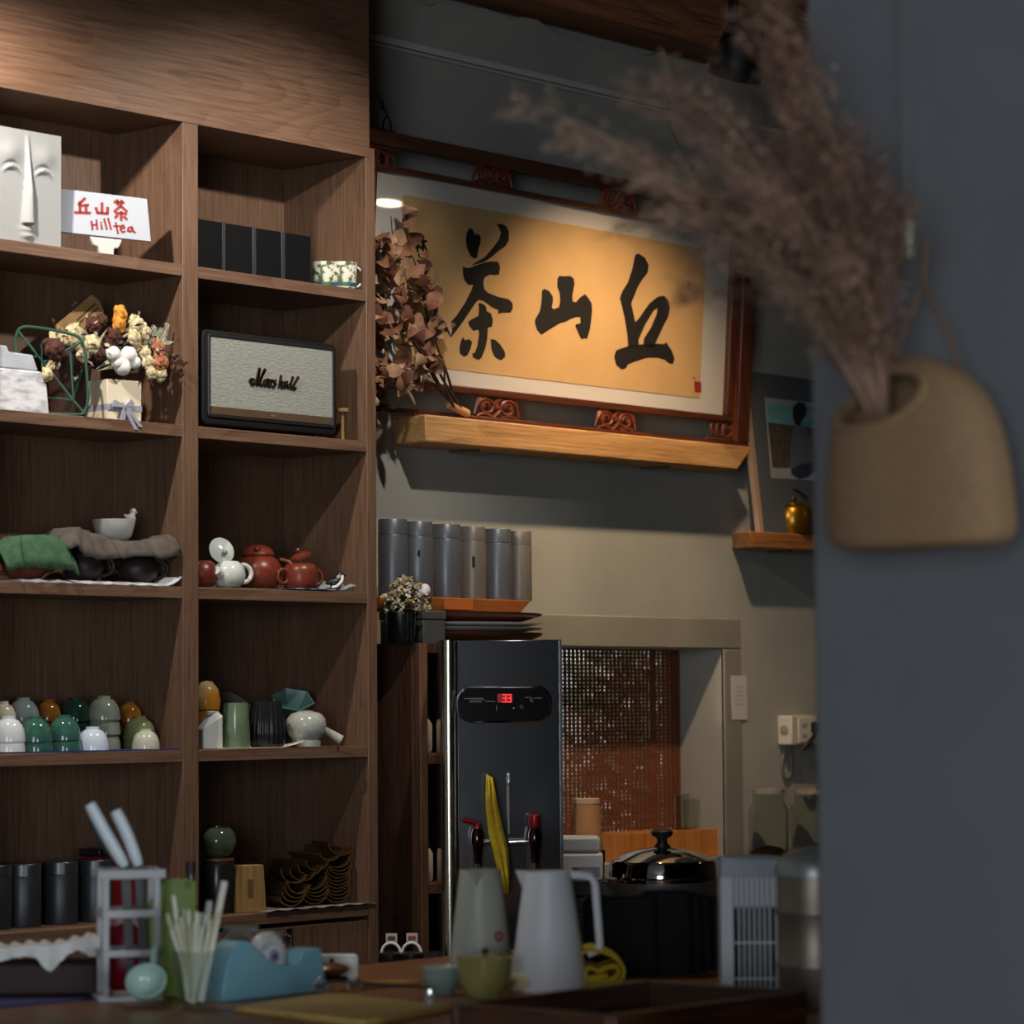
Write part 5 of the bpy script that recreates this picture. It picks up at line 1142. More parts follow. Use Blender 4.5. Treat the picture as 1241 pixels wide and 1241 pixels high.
# ------------------------------------------------------------------ bar counter and what stands on it
ZC = 1.0
t = thing('bar_counter', 'long brown wooden bar counter in front of the cabinet', 'counter', (-1.6, -1.5, 0))
MB().box(-2.4, 1.55, -.75, .60, .955, ZC).build('worktop', COUNTERW, t, bevel=.004)
MB().box(-2.3, 1.45, -.60, .45, .08, .955).build('base', WALNUT, t)
for k in range(6): MB().box(-2.28+k*.62, -1.68+k*.62, -.62, -.60, .10, .94).build('front_panel', WALNUT, t, bevel=.002)
def on(u, v, z=ZC): a = at_z(u, v, z); a.z = z+.0006; return a
# blue mat with a bamboo basket lined with white paper
p = on(40, 1213)
t = thing('blue_mat', 'thin dark blue mat under the lined basket at the counter end', 'mat', p)
MB().slab([(-.16, -.05), (.11, -.06), (.115, .07), (-.16, .07)], 0, .003).build('mat', mat('navy_mat', (44, 48, 96), .8), t, bevel=.001)
p = on(40, 1207); p.z += .0035
t = thing('paper_lined_basket', 'dark brown lacquered basket lined with crumpled white paper', 'basket', p, CF)
LAC = mat('dark_lacquer', (40, 20, 16), .65); s = mpp(p)
a0, a1 = -70*s, 84*s
MB().prism(rrect(a0, a1, 0, .052, .012), -.05, .05).build('basket', LAC, t, bevel=.006)
vs = []; n = 40; prof = [(-28, 1151), (-20, 1150), (12, 1149), (40, 1146), (60, 1147), (80, 1143), (100, 1138), (122, 1134)]
KM_ = frame_m(p, CF) @ Matrix.Translation((0, -.056, 0))
for i in range(n+1):
    u = -27.9+149.8*i/n; hem_ = (hem_ if i else 14)*.8+random.uniform(2, 26)*.2; d = hem_+18*math.exp(-((u-62)/13)**2)+9*math.exp(-((u-112)/10)**2)
    for q in range(len(prof)-1):
        if prof[q][0] <= u <= prof[q+1][0]: f_ = (u-prof[q][0])/(prof[q+1][0]-prof[q][0]); vt = prof[q][1]*(1-f_)+prof[q+1][1]*f_
    x, zt_ = loc_px(KM_, u, vt); _, zb_ = loc_px(KM_, u, vt+d)
    w_ = .004*math.sin(i*.9)
    vs += [(x, -.058+w_, zb_), (x, -.0575+w_*.6, (zb_+zt_)/2), (x, -.054, zt_), (x, -.02, zt_+.004+.004*math.sin(i*1.3)), (x, .045, zt_-.004)]
o = MB().add(vs, [(i*5+k, (i+1)*5+k, (i+1)*5+k+1, i*5+k+1) for i in range(n) for k in range(4)]).build('paper_liner', mat('crumpled_paper', (196, 196, 194), .9, bump=.3, scale=40), t, smooth=30)
# white rack holding two tools
p = on(159, 1214); s = mpp(p)
t = thing('white_utensil_rack', 'small white slatted upright rack holding two white handled tools', 'rack', p, CF+.25)
RM_ = frame_m(p, CF+.25)
def rk(x, y): return loc_px(RM_, x/4.123, 940+y/4.123)
WR = mat('rack_white', (150, 150, 152), .5)
xl_, xm_, xr_ = rk(515, 800)[0], rk(690, 800)[0], rk(770, 800)[0]; H_ = rk(640, 470)[1]
wd_ = .010; xL = rk(512, 800)[0]; xR = rk(800, 800)[0]; D_ = .075
for x in (xL, xR-wd_):
    for y in (0, D_): MB().box(x, x+wd_, y-.004, y+.004, .004, H_).build('post', WR, t, bevel=.001)
for v0, v1 in ((470, 515), (670, 710), (870, 905)):
    za_, zb_ = rk(640, v1)[1], rk(640, v0)[1]
    e = .008 if v0 < 500 else 0
    for y in (-.007, D_+.003): MB().box(xL-e, xR+e, y, y+.004, za_, zb_).build('rail', WR, t, bevel=.001)
    for x in (xL-.003, xR): MB().box(x, x+.003, 0, D_, za_, zb_).build('rail', WR, t, bevel=.001)
MB().box(xL-.008, xR+.004, -.012, D_+.012, 0, .009).build('base', WR, t, bevel=.002)
HND = mat('white_handle', (190, 198, 204), .35)
TM = frame_m(p, CF+.25) @ Matrix.Translation((0, .03, 0))
for i, (q, lab) in enumerate((([(445, 140), (520, 280), (620, 450), (650, 640)], 'white handled kitchen knife leaning out of the white rack'), ([(580, 175), (640, 300), (695, 450), (700, 640)], 'white curved handled peeler standing in the white rack'))):
    pts = []
    for x, y in q:
        a = loc_px(TM, x/4.123, 940+y/4.123); pts.append((a[0], .02+.018*i, a[1]))
    b0 = p.copy(); t2 = thing('kitchen_tool', lab, 'tool', b0, CF+.25)
    hp_ = smoothpath(pts[:3], 5); MB().tube(hp_, [.0085, .0095]+[.010]*(len(hp_)-4)+[.009, .007], 10).build('handle', HND, t2, smooth=60)
    d_ = Vector(pts[3])-Vector(pts[2]); MB().prism([(pts[2][0]-.006, pts[2][2]), (pts[2][0]+.008, pts[2][2]), (pts[2][0]+.014, .05), (pts[2][0]+.002, .03)], pts[2][1]-.001, pts[2][1]+.001).build('blade', mat('dull_blade', (62, 64, 66), .6), t2)
    if i == 0: MB().tube(smoothpath([Vector(pts[0])+Vector((.006, .004, -.02)), Vector(pts[0])+Vector((.014, .008, -.05)), Vector(pts[1])+Vector((.012, .008, -.035)), Vector(pts[2])+Vector((-.002, .006, -.002))], 4), .006, 8).build('finger_guard', mat('dark_grip', (34, 40, 42), .5), t2)
# pink red packet behind the rack, celadon spoon bowl inside
q = on(150, 1203)
t = thing('red_packet', 'crumpled dark red foil packet behind the white rack', 'packet', q, CF)
s = mpp(q)
b = MB(); b.ball((0, 0, .055), .055, 14, .75, .35, 1.0, .10); b.build('pouch', mat('red_foil', (128, 14, 34), .25), t, smooth=30)
MB().box(-.03, .03, -.004, .004, .105, .125).build('crimped_seal', MATS['red_foil'], t)
q = on(178, 1221); s = mpp(q)
t = thing('celadon_spoon', 'pale celadon round ladle bowl propped at the foot of the rack', 'spoon', q, CF)
CEL2 = mat('celadon_blue', (150, 178, 168), .15)
MB().lathe([(0, 0), (.018, .004), (.029, .018), (.031, .028), (.028, .028), (.026, .019), (.016, .007), (0, .004)], 28, Matrix.Translation((0, 0, .032)) @ Matrix.Rotation(.9, 4, 'X') @ Matrix.Translation((0, 0, -.014))).build('bowl', CEL2, t, smooth=60)
MB().tube(smoothpath([(0, .02, .035), (.004, .035, .05), (.006, .05, .085)], 4), .005, 8).build('handle', CEL2, t)
# green chopping board standing upright
q = on(212, 1208); GM_ = frame_m(q, CF)
def gb(x, y): return loc_px(GM_, x/4.123, 940+y/4.123)
t = thing('green_board', 'green plastic chopping board standing upright behind the straws', 'chopping board', q, CF)
pts = [gb(705, 1110), gb(705, 700), gb(800, 560), gb(820, 525), gb(880, 512), (gb(960, 518)), gb(980, 535), gb(985, 1110)]
pts = [(x, max(z, 0)) for x, z in pts]
MB().prism(pts, -.003, .003).build('board', mat('lime_plastic', (90, 110, 32), .5), t, bevel=.001)
hq = gb(940, 545); MB().tube([(hq[0]+.004*math.cos(a), -.0035, hq[1]+.004*math.sin(a)) for a in [i*2*PI/10 for i in range(10)]], .001, 5, closed=True).build('hanging_hole', BLACK, t)
# dark bottle top behind
q = on(231, 1196); s = mpp(q)
t = thing('sauce_bottle', 'slim dark brown bottle behind the green chopping board', 'bottle', q)
hz_ = at_d(231, 1045, (q-CAM).dot(FW)).z-ZC
MB().lathe([(0, 0), (.020, 0), (.021, .004), (.021, hz_*.5), (.007, hz_*.72), (.0065, hz_*.9), (0, hz_*.9)], 20).build('body', mat('brown_glass', (40, 20, 14), .1), t, smooth=50); MB().lathe([(0, hz_*.9), (.008, hz_*.9), (.008, hz_), (0, hz_)], 14).build('cap', BLACK, t)
# glass of straws
q = on(234, 1222); s = mpp(q)
t = thing('straw_glass', 'clear tapered glass crammed with paper wrapped straws', 'glass', q)
MB().lathe([(0, 0), (.019, 0), (.020, .003), (.032, .085), (.0305, .085), (.0185, .006), (0, .005)], 30).build('wall', GLS, t, smooth=50)
STW = mat('straw_white', (196, 196, 182), .7); STG = mat('straw_cream', (176, 176, 140), .7)
for k in range(46):
    a = k*2.39996; r = math.sqrt((k+.5)/46); x0_, y0_ = -.012*r*math.cos(a)*.3, -.012*r*math.sin(a)*.3; e = random.uniform(.9, 1.05)
    L = random.uniform(.118, .148); x1_, y1_ = .044*r*math.cos(a)*e, .044*r*math.sin(a)*e
    o = MB().tube([(x0_, y0_, .007), (x1_, y1_, L)], .0023, 6).build('straw', random.choice([STW, STW, STG]), t)
for (u, v, r_) in ((254, 1092, .0046), (272, 1068, .0052), (210, 1085, .003)):
    a = loc_px(frame_m(q, CF), u, v); d = Vector((a[0]*_cy, -a[0]*_sy, a[1])); o = MB().tube([(d.x*.25, d.y*.25, .01), tuple(d)], r_, 8).build('thick_straw', mat('grey_straw', (150, 150, 148), .6) if u == 254 else STW, t)
# sky blue tape dispenser
q = on(318, 1207); DM = frame_m(q, 0.0)
def td(x, y): return loc_px(DM, 200+x/4.754, 980+y/4.754)
t = thing('tape_dispenser', 'sky blue plastic tape dispenser with a roll of clear tape', 'tape dispenser', q)
SKY = mat('sky_blue', (112, 160, 176), .3)
out = [td(x, y) for x, y in ((262,1150),(268,1040),(285,930),(310,850),(345,790),(390,758),(420,765),(455,800),(490,835),(530,870),(590,895),(670,898),(710,868),(735,818),(830,800),(848,905),(862,1078))]
zb0 = 0.0; out = [(x, max(z, zb0)) for x, z in out]; out[0] = (out[0][0], 0); out[-1] = (out[-1][0], 0)
MB().prism(out, -.026, -.020).build('side', SKY, t, bevel=.002); MB().prism(out, .020, .026).build('side', SKY, t, bevel=.002)
low = [td(x, y) for x, y in ((262,1150),(268,1040),(285,930),(310,850),(345,790),(390,758),(400,800),(420,1000),(700,1000),(735,830),(830,800),(848,905),(862,1078))]; low = [(x, max(z, 0)) for x, z in low]
MB().prism(low, -.020, .020).build('core', SKY, t)
cc = td(585, 850); TP = mat('clear_tape', (190, 190, 182), .25, rgb2=(170, 172, 166), scale=20)
MB().tube([(cc[0]+.028*math.cos(a), 0, cc[1]+.028*math.sin(a)) for a in [i*2*PI/36 for i in range(36)]], .011, 10, closed=True).build('tape_roll', TP, t)
hexo = [(cc[0]+.019*math.cos(a), cc[1]+.019*math.sin(a)) for a in [i*PI/3+.5 for i in range(6)]]; hexi = [(cc[0]+.013*math.cos(a), cc[1]+.013*math.sin(a)) for a in [i*PI/3+.5 for i in range(6)]]; hexc = [(cc[0]+.006*math.cos(a), cc[1]+.006*math.sin(a)) for a in [i*PI/3+.5 for i in range(6)]]
MB().prism(hexo, -.016, .016).build('core_ring', mat('core_white', (200, 200, 212), .5), t); MB().prism(hexi, -.0175, .0175).build('core_disc', mat('core_lilac', (140, 140, 168), .5), t); MB().prism(hexc, -.019, .019).build('core_hub', mat('core_purple', (74, 68, 98), .5), t)
a = td(838, 805); MB().box(a[0]-.002, a[0]+.004, -.016, .016, a[1]-.006, a[1]+.002).build('cutter', STEEL, t)
MB().box(out[0][0]+.002, out[-1][0]-.002, -.024, .024, -.0005, .004).build('rubber_base', BLACK, t)
# clear bags of packaged tea behind the dispenser
for k, (u, v, lab) in enumerate(((292, 1196, 'clear plastic bag of tea behind the tape dispenser'), (322, 1193, 'flattened clear plastic bag leaning behind the tape roll'))):
    a = on(u, v); t = thing('plastic_bag', lab, 'bag', a, CF, group='clear bags behind the dispenser')
    b = MB(); h_ = .095-.012*k
    b.ball((0, 0, h_*.5), h_*.5, 14, .72, .34, 1, .09); b.build('film', mat('plastic_film', (196, 196, 196), .15, trans=.75, ior=1.05), t, smooth=40)
    MB().ball((0, 0, h_*.34), h_*.3, 10, .8, .4, 1, .12).build('contents', mat('pale_contents', (150, 146, 128), .8), t)
    MB().box(-h_*.3, h_*.3, -.001, .001, h_*.93, h_*1.03).build('seal', MATS['plastic_film'], t)
# small white tray with a brown dish
q = on(408, 1189); s = mpp(q)
t = thing('white_tray', 'white plastic tray standing on edge behind the brown dish', 'tray', q, CF)
TXm = frame_m(q, CF)
a, c = loc_px(TXm, 378, 1165), loc_px(TXm, 432, 1158)
MB().prism(rrect(a[0], c[0], 0, c[1], .004), 0, .004).build('panel', WHITE, t); MB().tube([(x, -.002, z) for x, z in rrect(a[0], c[0], .002, c[1], .004)], .003, 6, closed=True).build('rim', WHITE, t)
q = on(402, 1193); s = mpp(q)
t = thing('brown_dish', 'small brown lidded dish on a black coaster', 'dish', q)
MB().lathe([(0, 0), (.026, 0), (.027, .010), (.024, .012), (0, .012)], 26).build('coaster', BLACK, t)
MB().lathe([(0, .0125), (.010, .0125), (.026, .020), (.029, .026), (.026, .029), (.012, .034), (0, .035)], 28).build('dish', mat('dish_brown', (96, 62, 30), .35), t, smooth=60); MB().ball((0, 0, .038), .004, 8).build('knob', BLACK, t)
# wooden board and bamboo cutting board, spectacle shaped strainers
q = on(455, 1196)
t = thing('wooden_board', 'thin orange brown wooden board lying by the cabinet side', 'board', q, -.12)
MB().slab([(-.10, -.03), (.07, -.035), (.075, .035), (-.095, .04)], 0, .006).build('board', wood('board_orange', (122, 74, 32), (160, 104, 50), (178, 124, 68), 'x'), t, bevel=.001)
a, b_, c, d = on(275, 1224), on(395, 1236), on(545, 1218), on(420, 1205)
cen = (a+b_+c+d)/4
t = thing('bamboo_board', 'pale bamboo cutting board lying flat near the counter edge', 'cutting board', cen)
ps_ = [((q-cen).x, (q-cen).y) for q in (on(285, 1227), on(440, 1246), on(548, 1226), on(400, 1211))]
MB().slab(ps_, 0, .010).build('board', BAMB, t, bevel=.002)
q = on(440, 1212); q.z += .0115
t = thing('tea_tongs', 'pair of steel tongs lying across the bamboo cutting board', 'tongs', q, CF)
DST = mat('dark_tool_steel', (96, 96, 92), .3, .8)
s = mpp(q)
for dx in (-50, -10): MB().tube([(dx*s+.011*math.cos(k), -.010, .012+.011*math.sin(k)) for k in [i*2*PI/16 for i in range(16)]], .0016, 6, closed=True).build('ring', DST, t)
MB().tube(smoothpath([(-60*s, -.010, .010), (-30*s, -.012, .016), (20*s, -.014, .014), (84*s, -.016, .006)], 4), .0022, 6).build('arm', DST, t); MB().tube(smoothpath([(-58*s, .012, .006), (0, .006, .010), (84*s, -.004, .006)], 4), .0022, 6).build('arm', DST, t)
q = on(521, 1226)
t = thing('salt_bottle', 'tiny clear glass shaker at the end of the tongs', 'shaker', q)
MB().lathe([(0, 0), (.007, 0), (.0075, .002), (.0075, .022), (.005, .026), (0, .026)], 14).build('glass', mat('shaker_glass', (170, 176, 178), .1, trans=.5, ior=1.2), t); MB().lathe([(0, .026), (.0055, .026), (.005, .032), (0, .033)], 12).build('cap', CHROME, t)
# celadon bowl, olive covered cup, towel roll
q = on(535, 1205); s = mpp(q)
t = thing('celadon_bowl', 'pale celadon footed bowl beside the olive cup', 'bowl', q)
MB().lathe([(0, 0), (.019, 0), (.020, .006), (.025, .010), (.0305, .026), (.0315, .040), (.033, .043), (.030, .043), (.027, .026), (.018, .012), (0, .010)], 32).build('bowl', mat('celadon_grey', (128, 146, 140), .15), t, smooth=50)
MB().lathe([(.030, .0405), (.0325, .0405), (.034, .0435), (.030, .0435)], 32).build('rim', mat('celadon_rim', (166, 176, 160), .2), t)
q = on(588, 1209); s = mpp(q)
t = thing('olive_cup', 'olive green glazed covered cup with a small brown knob', 'cup', q)
OLV = mat('olive_glaze', (142, 136, 82), .14, rgb2=(118, 116, 64), scale=18)
MB().lathe([(0, 0), (.027, 0), (.029, .004), (.0385, .020), (.0425, .042), (.0440, .062), (.0415, .063), (.039, .045), (.033, .02), (0, .010)], 36).build('body', OLV, t, smooth=50)
l = MB().lathe([(0, .059), (.0405, .0595), (.0405, .062), (.02, .066), (0, .067)], 32).build('lid', OLV, t); MB().ball((.0, 0, .071), .0062, 10).build('knob', mat('knob_brown', (70, 30, 20), .3), l)
q = on(640, 1203)
t = thing('towel_roll', 'small rolled cream towel lying beside the white pitcher', 'towel', q, CF+.05)
b = MB().lathe([(0, -.034), (.0135, -.034), (.0145, -.032), (.0145, .032), (.0135, .034), (0, .034)], 20, Matrix.Translation((0, 0, .0145)) @ Matrix.Rotation(PI/2, 4, 'Y')); b.build('roll', mat('cream_towel', (186, 178, 142), .95, bump=.5, scale=150), t)
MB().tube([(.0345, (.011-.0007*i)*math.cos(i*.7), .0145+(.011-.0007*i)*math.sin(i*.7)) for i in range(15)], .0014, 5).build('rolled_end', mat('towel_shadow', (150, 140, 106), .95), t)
# white plastic pitchers
def pitcher(name, label, u, v, m_, rz, wb_, wt_, hpx, side):
    q = on(u, v); s = mpp(q); t = thing('plastic_pitcher', label, 'pitcher', q, CF+rz, group='plastic pitchers on the counter')
    rb, rt_, h = wb_*s/2, wt_*s/2, hpx*s
    MB().lathe([(0, 0), (rb*.97, 0), (rb, .004), (rt_, h), (rt_*.92, h), (rb*.92, .010), (0, .008)], 44).build('body', m_, t, smooth=40)
    sp_ = MB(); sp_.add([(-rt_*.86, -rt_*.5, h), (-rt_*.86, rt_*.5, h), (-rt_*1.42, 0, h+.002), (-rt_*1.06, 0, h-.030)], [(0, 2, 3), (1, 3, 2), (0, 1, 2), (0, 3, 1)]); sp_.build('spout', m_, t)
    if side:
        pts = [(rt_*.9, 0, h-.006), (rt_*1.85, 0, h-.008), (rt_*2.05, 0, h-.020), (rb*1.30, 0, h*.38), (rb*1.28, 0, h*.34), (rb*.98, 0, h*.30)]
        MB().tube(pts, .0068, 8).build('handle', m_, t, smooth=60)
    return t, rb, rt_, h, s
pitcher('plastic_pitcher', 'white tapered plastic pitcher with side handle and short spout', 665, 1200, mat('white_plastic', (206, 208, 212), .45), .0, 96, 56, 143, True)
t, rb, rt_, h, s = pitcher('plastic_pitcher', 'grey white plastic pitcher with a round red emblem', 583, 1196, mat('grey_white_plastic', (158, 160, 150), .45), 1.40, 82, 50, 141, True)
er = (rb*.62+rt_*.38)*1.01
EM = Matrix.Rotation(-1.40, 4, 'Z') @ Matrix.Rotation(math.radians(38), 4, 'Z') @ Matrix.Translation((0, -er-.0005, h*.44)) @ Matrix.Rotation(-math.atan((rb-rt_)/h), 4, 'X')
REM = mat('emblem_red', (160, 26, 34), .5)
em = MB().tube([(.0075*math.cos(k), 0, .0075*math.sin(k)) for k in [i*2*PI/18 for i in range(18)]], .0011, 5, M=EM, closed=True); em.build('emblem_ring', REM, t)
for k in range(6): MB().ball((0, 0, 0), .0026, 8, 1, .25, 1, M=None).build('emblem_petal', REM, t, loc=EM @ Vector((.0042*math.cos(k*PI/3), -.0004, .0042*math.sin(k*PI/3))))
# rolled yellow towel
q = on(726, 1200)
t = thing('yellow_towel', 'thick yellow towel rolled up beside the white pitcher', 'towel', q, CF)
TXm = frame_m(q, CF)
def yl(x, y): return loc_px(TXm, 540+x/5.396, 1040+y/5.396)
path = [(870,560),(850,640),(845,760),(860,830),(960,838),(1080,825),(1150,790),(1165,720),(1110,650),(1020,610),(940,600),(880,640),(885,760),(905,800),(960,800),(1060,800),(1125,770),(1125,710),(1050,720),(1000,740),(950,715),(915,740),(925,780),(985,780),(1060,765)]
pp_ = [yl(*w_) for w_ in path]; pp_ = [(x, max(z, .004)) for x, z in pp_]
pp_ = [(v_.x, v_.y) for v_ in smoothpath([(x, z, 0) for x, z in pp_], 3)]
vs = []
for x, z in pp_: vs += [(x, -.012, z), (x*.98, .10, z)]
o = MB().add(vs, [(2*i, 2*i+2, 2*i+3, 2*i+1) for i in range(len(pp_)-1)]).build('rolled_cloth', YCL, t, smooth=60); m_ = o.modifiers.new('s', 'SOLIDIFY'); m_.thickness = .005; m_.offset = 0
# black boards in a rack
BKB = mat('black_board', (8, 8, 9), .7, spec=.25)
for i, (u0, u1, v0, ub, lab) in enumerate(((706, 796, 1086, 760, 'next to the white pitcher'), (775, 838, 1079, 805, 'second in the row'), (786, 850, 1081, 817, 'third in the row'), (797, 862, 1084, 829, 'fourth in the row'), (812, 876, 1087, 842, 'next to the tower fan'))):
    q = on(ub, 1186-i*2); M_ = frame_m(q, CF+.15)
    t = thing('black_serving_tray', 'black rectangular serving tray standing on edge, '+lab, 'tray', q, CF+.15, -.10, group='black trays standing on the counter')
    a, c = loc_px(M_, u0, v0), loc_px(M_, u1, v0); hgt = a[1]
    MB().prism(rrect(a[0], c[0], 0.0, hgt, .012), -.002, .003).build('panel', BKB, t, bevel=.001); MB().tube([(x, -.004, z) for x, z in rrect(a[0]+.003, c[0]-.003, .003, hgt-.003, .011)], .003, 6, closed=True).build('rim', BKB, t)
# tower fan
q = on(908, 1206); s = mpp(q); FMm = frame_m(q, CF+.02)
t = thing('tower_fan', 'small white tower fan with fluted sides and a slatted grille', 'fan', q, CF+.02)
def ff(x, y): return loc_px(FMm, 660+x/2.477, 740+y/2.477)
WFN = mat('fan_white', (188, 192, 198), .4); hw = 37*s; H_ = ff(610, 738)[1]; Dp = .075
(g0, gz0), (g1, gz1) = ff(563, 1165), ff(682, 886); gz0 = max(gz0, .02)
DKI = mat('fan_dark', (8, 8, 9), .8)
def ush(y): return hw*math.sqrt(max(0, 1-((y-.0)/(Dp*1.15))**2))
# shell: back half rounded, front flat, with a grille recess
outl = [(-hw, -.030), (-hw*.92, -.042), (-g0*0+g0, -.046)]
shell = MB()
prof_l = [(g0, -.046), (-hw*.93, -.043), (-hw, -.032), (-hw*1.0, .0), (-hw*.8, .032), (-hw*.4, .050), (0, .054), (hw*.4, .050), (hw*.8, .032), (hw, .0), (hw, -.032), (hw*.93, -.043), (g1, -.046), (g1, -.030), (g0, -.030)]
shell.slab(prof_l[::-1], .012, gz1); shell.build('shell', mat('fan_shell_shaded', (132, 136, 142), .45), t, smooth=30)  # shade between the flutes is put into a darker shell grey
full = [(-hw*.93, -.043), (-hw, -.032), (-hw, 0), (-hw*.8, .032), (-hw*.4, .050), (0, .054), (hw*.4, .050), (hw*.8, .032), (hw, 0), (hw, -.032), (hw*.93, -.043), (0, -.047)]
MB().slab(full[::-1], gz1, H_-.004).build('upper_shell', mat('fan_shell_shaded', (132, 136, 142), .45), t, smooth=30)
MB().slab([(x*1.03, y*1.03) for x, y in full][::-1], H_-.004, H_).build('top_cap', mat('fan_cap', (92, 124, 140), .35), t)
MB().slab([(x*1.1, y*1.1) for x, y in full][::-1], 0, .012).build('base', WFN, t, bevel=.002)
MB().box(g0, g1, -.0302, -.029, .014, gz1).build('grille_back', DKI, t)
for k in range(1, 8): x = g0+(g1-g0)*k/8; MB().box(x-.0011, x+.0011, -.046, -.042, .014, gz1).build('grille_bar', WFN, t)
for v in (990, 1097): z = ff(620, v)[1]; MB().box(g0, g1, -.047, -.043, z-.0012, z+.0012).build('grille_crossbar', WFN, t)
for x in [-hw*.94+k*(.94*hw+g0)/5 for k in range(5)]+[g1+.002+k*(.94*hw-g1)/4 for k in range(5)]: MB().box(x-.0016, x+.0016, -.054, -.043, .014, H_-.030).build('flute', WFN, t)
for k in range(8): x = g0+(g1-g0)*(k+.5)/8; MB().box(x-.0016, x+.0016, -.054, -.046, gz1+.003, H_-.030).build('flute', WFN, t)
# dark wooden tray
c_ = [at_z(u, v, 1.05) for u, v in ((549, 1214), (801, 1186), (976, 1202), (726, 1231))]
x0_, x1_ = (c_[0].x+c_[3].x)/2, (c_[1].x+c_[2].x)/2; y0_, y1_ = (c_[2].y+c_[3].y)/2, (c_[0].y+c_[1].y)/2
t = thing('wooden_tray', 'large dark wooden serving tray with raised sides on the counter', 'tray', ((x0_+x1_)/2, (y0_+y1_)/2, ZC+.0006))
a, c = (x1_-x0_)/2, (y1_-y0_)/2
MB().box(-a+.012, a-.012, -c+.012, c-.012, 0, .010).build('base', TRAYW, t)
TRY = wood('tray_side_y', (24, 12, 8), (52, 29, 18), (76, 44, 28), 'y', rough=.3)
for y in (-c, c-.012): MB().box(-a, a, y, y+.012, 0, .049).build('side', TRAYW, t, bevel=.0015)
for x in (-a, a-.012): MB().box(x, x+.012, -c+.012, c-.012, 0, .049).build('end', TRY, t, bevel=.0015)
for k in (0, 1): MB().lathe([(0, 0), (.003, 0), (.003, .001), (0, .0012)], 10, Matrix.Translation((-a-.0002, -c+.05+.02*k, .025)) @ Matrix.Rotation(-PI/2, 4, 'Y')).build('screw', CHROME, t)
q = at_z(862, 1213, 1.012)
t = thing('yellow_scrap', 'crumpled scrap of yellow cloth lying in the wooden tray', 'cloth', (q.x, q.y, 1.0112), CF)
vs = [(-.03+.06*i/8, -.012+.024*j/4, .003+.005*abs(math.sin(i*1.1+j*.9))) for i in range(9) for j in range(5)]
o = MB().add(vs, [(i*5+j, (i+1)*5+j, (i+1)*5+j+1, i*5+j+1) for i in range(8) for j in range(4)]).build('cloth', YCL, t); m_ = o.modifiers.new('s', 'SOLIDIFY'); m_.thickness = .002; m_.offset = 1
# steel drum with lid at the counter end
q = on(990, 1222); s = mpp(q); Hd = at_d(985, 1052, (q-CAM).dot(FW)).z-ZC
t = thing('steel_drum', 'ribbed stainless steel bucket with grey lid at the counter end', 'bucket', q)
R = 47*s; SS = mat('dull_steel', (120, 110, 100), .45, .8)
MB().lathe([(0, 0), (R*.96, 0), (R, .004), (R, Hd*.28), (R*1.03, Hd*.30), (R*1.03, Hd*.32), (R, Hd*.34), (R, Hd*.66), (R*1.03, Hd*.68), (R*1.03, Hd*.70), (R, Hd*.72), (R, Hd), (0, Hd)], 40).build('body', SS, t, smooth=30)
MB().lathe([(R*1.05, Hd-.012), (R*1.06, Hd+.006), (R*.98, Hd+.012), (R*.6, Hd+.026), (0, Hd+.034)], 40).build('lid', mat('grey_lid', (128, 132, 134), .35, .4), t, smooth=40)
MB().box(-R*.98, -R*.6, -R*.86, -R*.74, Hd-.008, Hd+.004).build('clasp', STEEL, t)
# two dark kettles with white hoop handles in the gap beside the cabinet
for k, (u, v, lab) in enumerate(((474, 1192, 'black jug with a white hoop handle nearer the cabinet side'), (499, 1194, 'black jug with a white hoop handle and red printed tag'))):
    a = at_d(u, v, 6.55); t = thing('black_jug', lab, 'jug', (a.x, a.y, ZW+.0005), CF, group='black jugs beside the cabinet'); h_ = max(.03, at_d(u, 1176+k*4, 6.55).z-ZW)
    MB().lathe([(0, 0), (.026, 0), (.028, .003), (.026, h_*.85), (.018, h_), (0, h_)], 24).build('body', mat('jug_black', (18, 16, 16), .35), t)
    MB().tube([(.020*math.cos(b_), 0, h_-.004+.022*math.sin(b_)) for b_ in [i*PI/10 for i in range(11)]], .0032, 7).build('hoop_handle', WHITE, t)
    tg = MB().box(-.012, .012, .030, .031, h_+.016, h_+.036).build('price_tag', mat('tag_paper', (190, 180, 176), .7), t); MB().box(-.008, .008, .029, .030, h_+.022, h_+.030).build('tag_print', mat('tag_print_%d' % k, (70, 66, 66) if k == 0 else (150, 60, 54), .7), tg)
    MB().tube([(0, .0305, h_*.5), (0, .0305, h_+.018)], .0012, 5).build('tag_stem', BLACK, t)
# ------------------------------------------------------------------ hanging wall pot with dried grass
PD = 3.60
hx_ = PXX
def pw(u, v, off): return at_x(u, v, hx_-off)
base = pw(1118, 668, .045)
t = thing('wall_planter', 'tan rounded planter with a wide round mouth hung on the grey partition', 'planter', base, -PI/2)
PMt = frame_m(base, -PI/2)          # local x runs along the wall towards the camera, local -y out of the wall
FMf = PMt @ Matrix.Translation((0, -.05, 0))
TAN = mat('tan_felt', (120, 94, 66), .85, rgb2=(112, 87, 60), scale=90, bump=.1)
def wp(u, v): return loc_px(FMf, u, v)
ht = wp(1110, 431)[1]
NS, NA = 52, 104; n_ = 3.0
def lerp_(tab, v):
    for (v0, u0), (v1, u1) in zip(tab, tab[1:]):
        if v0 >= v >= v1: return u0+(u1-u0)*(v0-v)/(v0-v1)
    return tab[-1][1]
LT_ = [(668, 1040), (664, 1026), (656, 1018), (640, 1014), (600, 1013), (550, 1016), (515, 1020), (490, 1027), (470, 1038), (452, 1058), (442, 1074), (435, 1090), (431, 1104)]
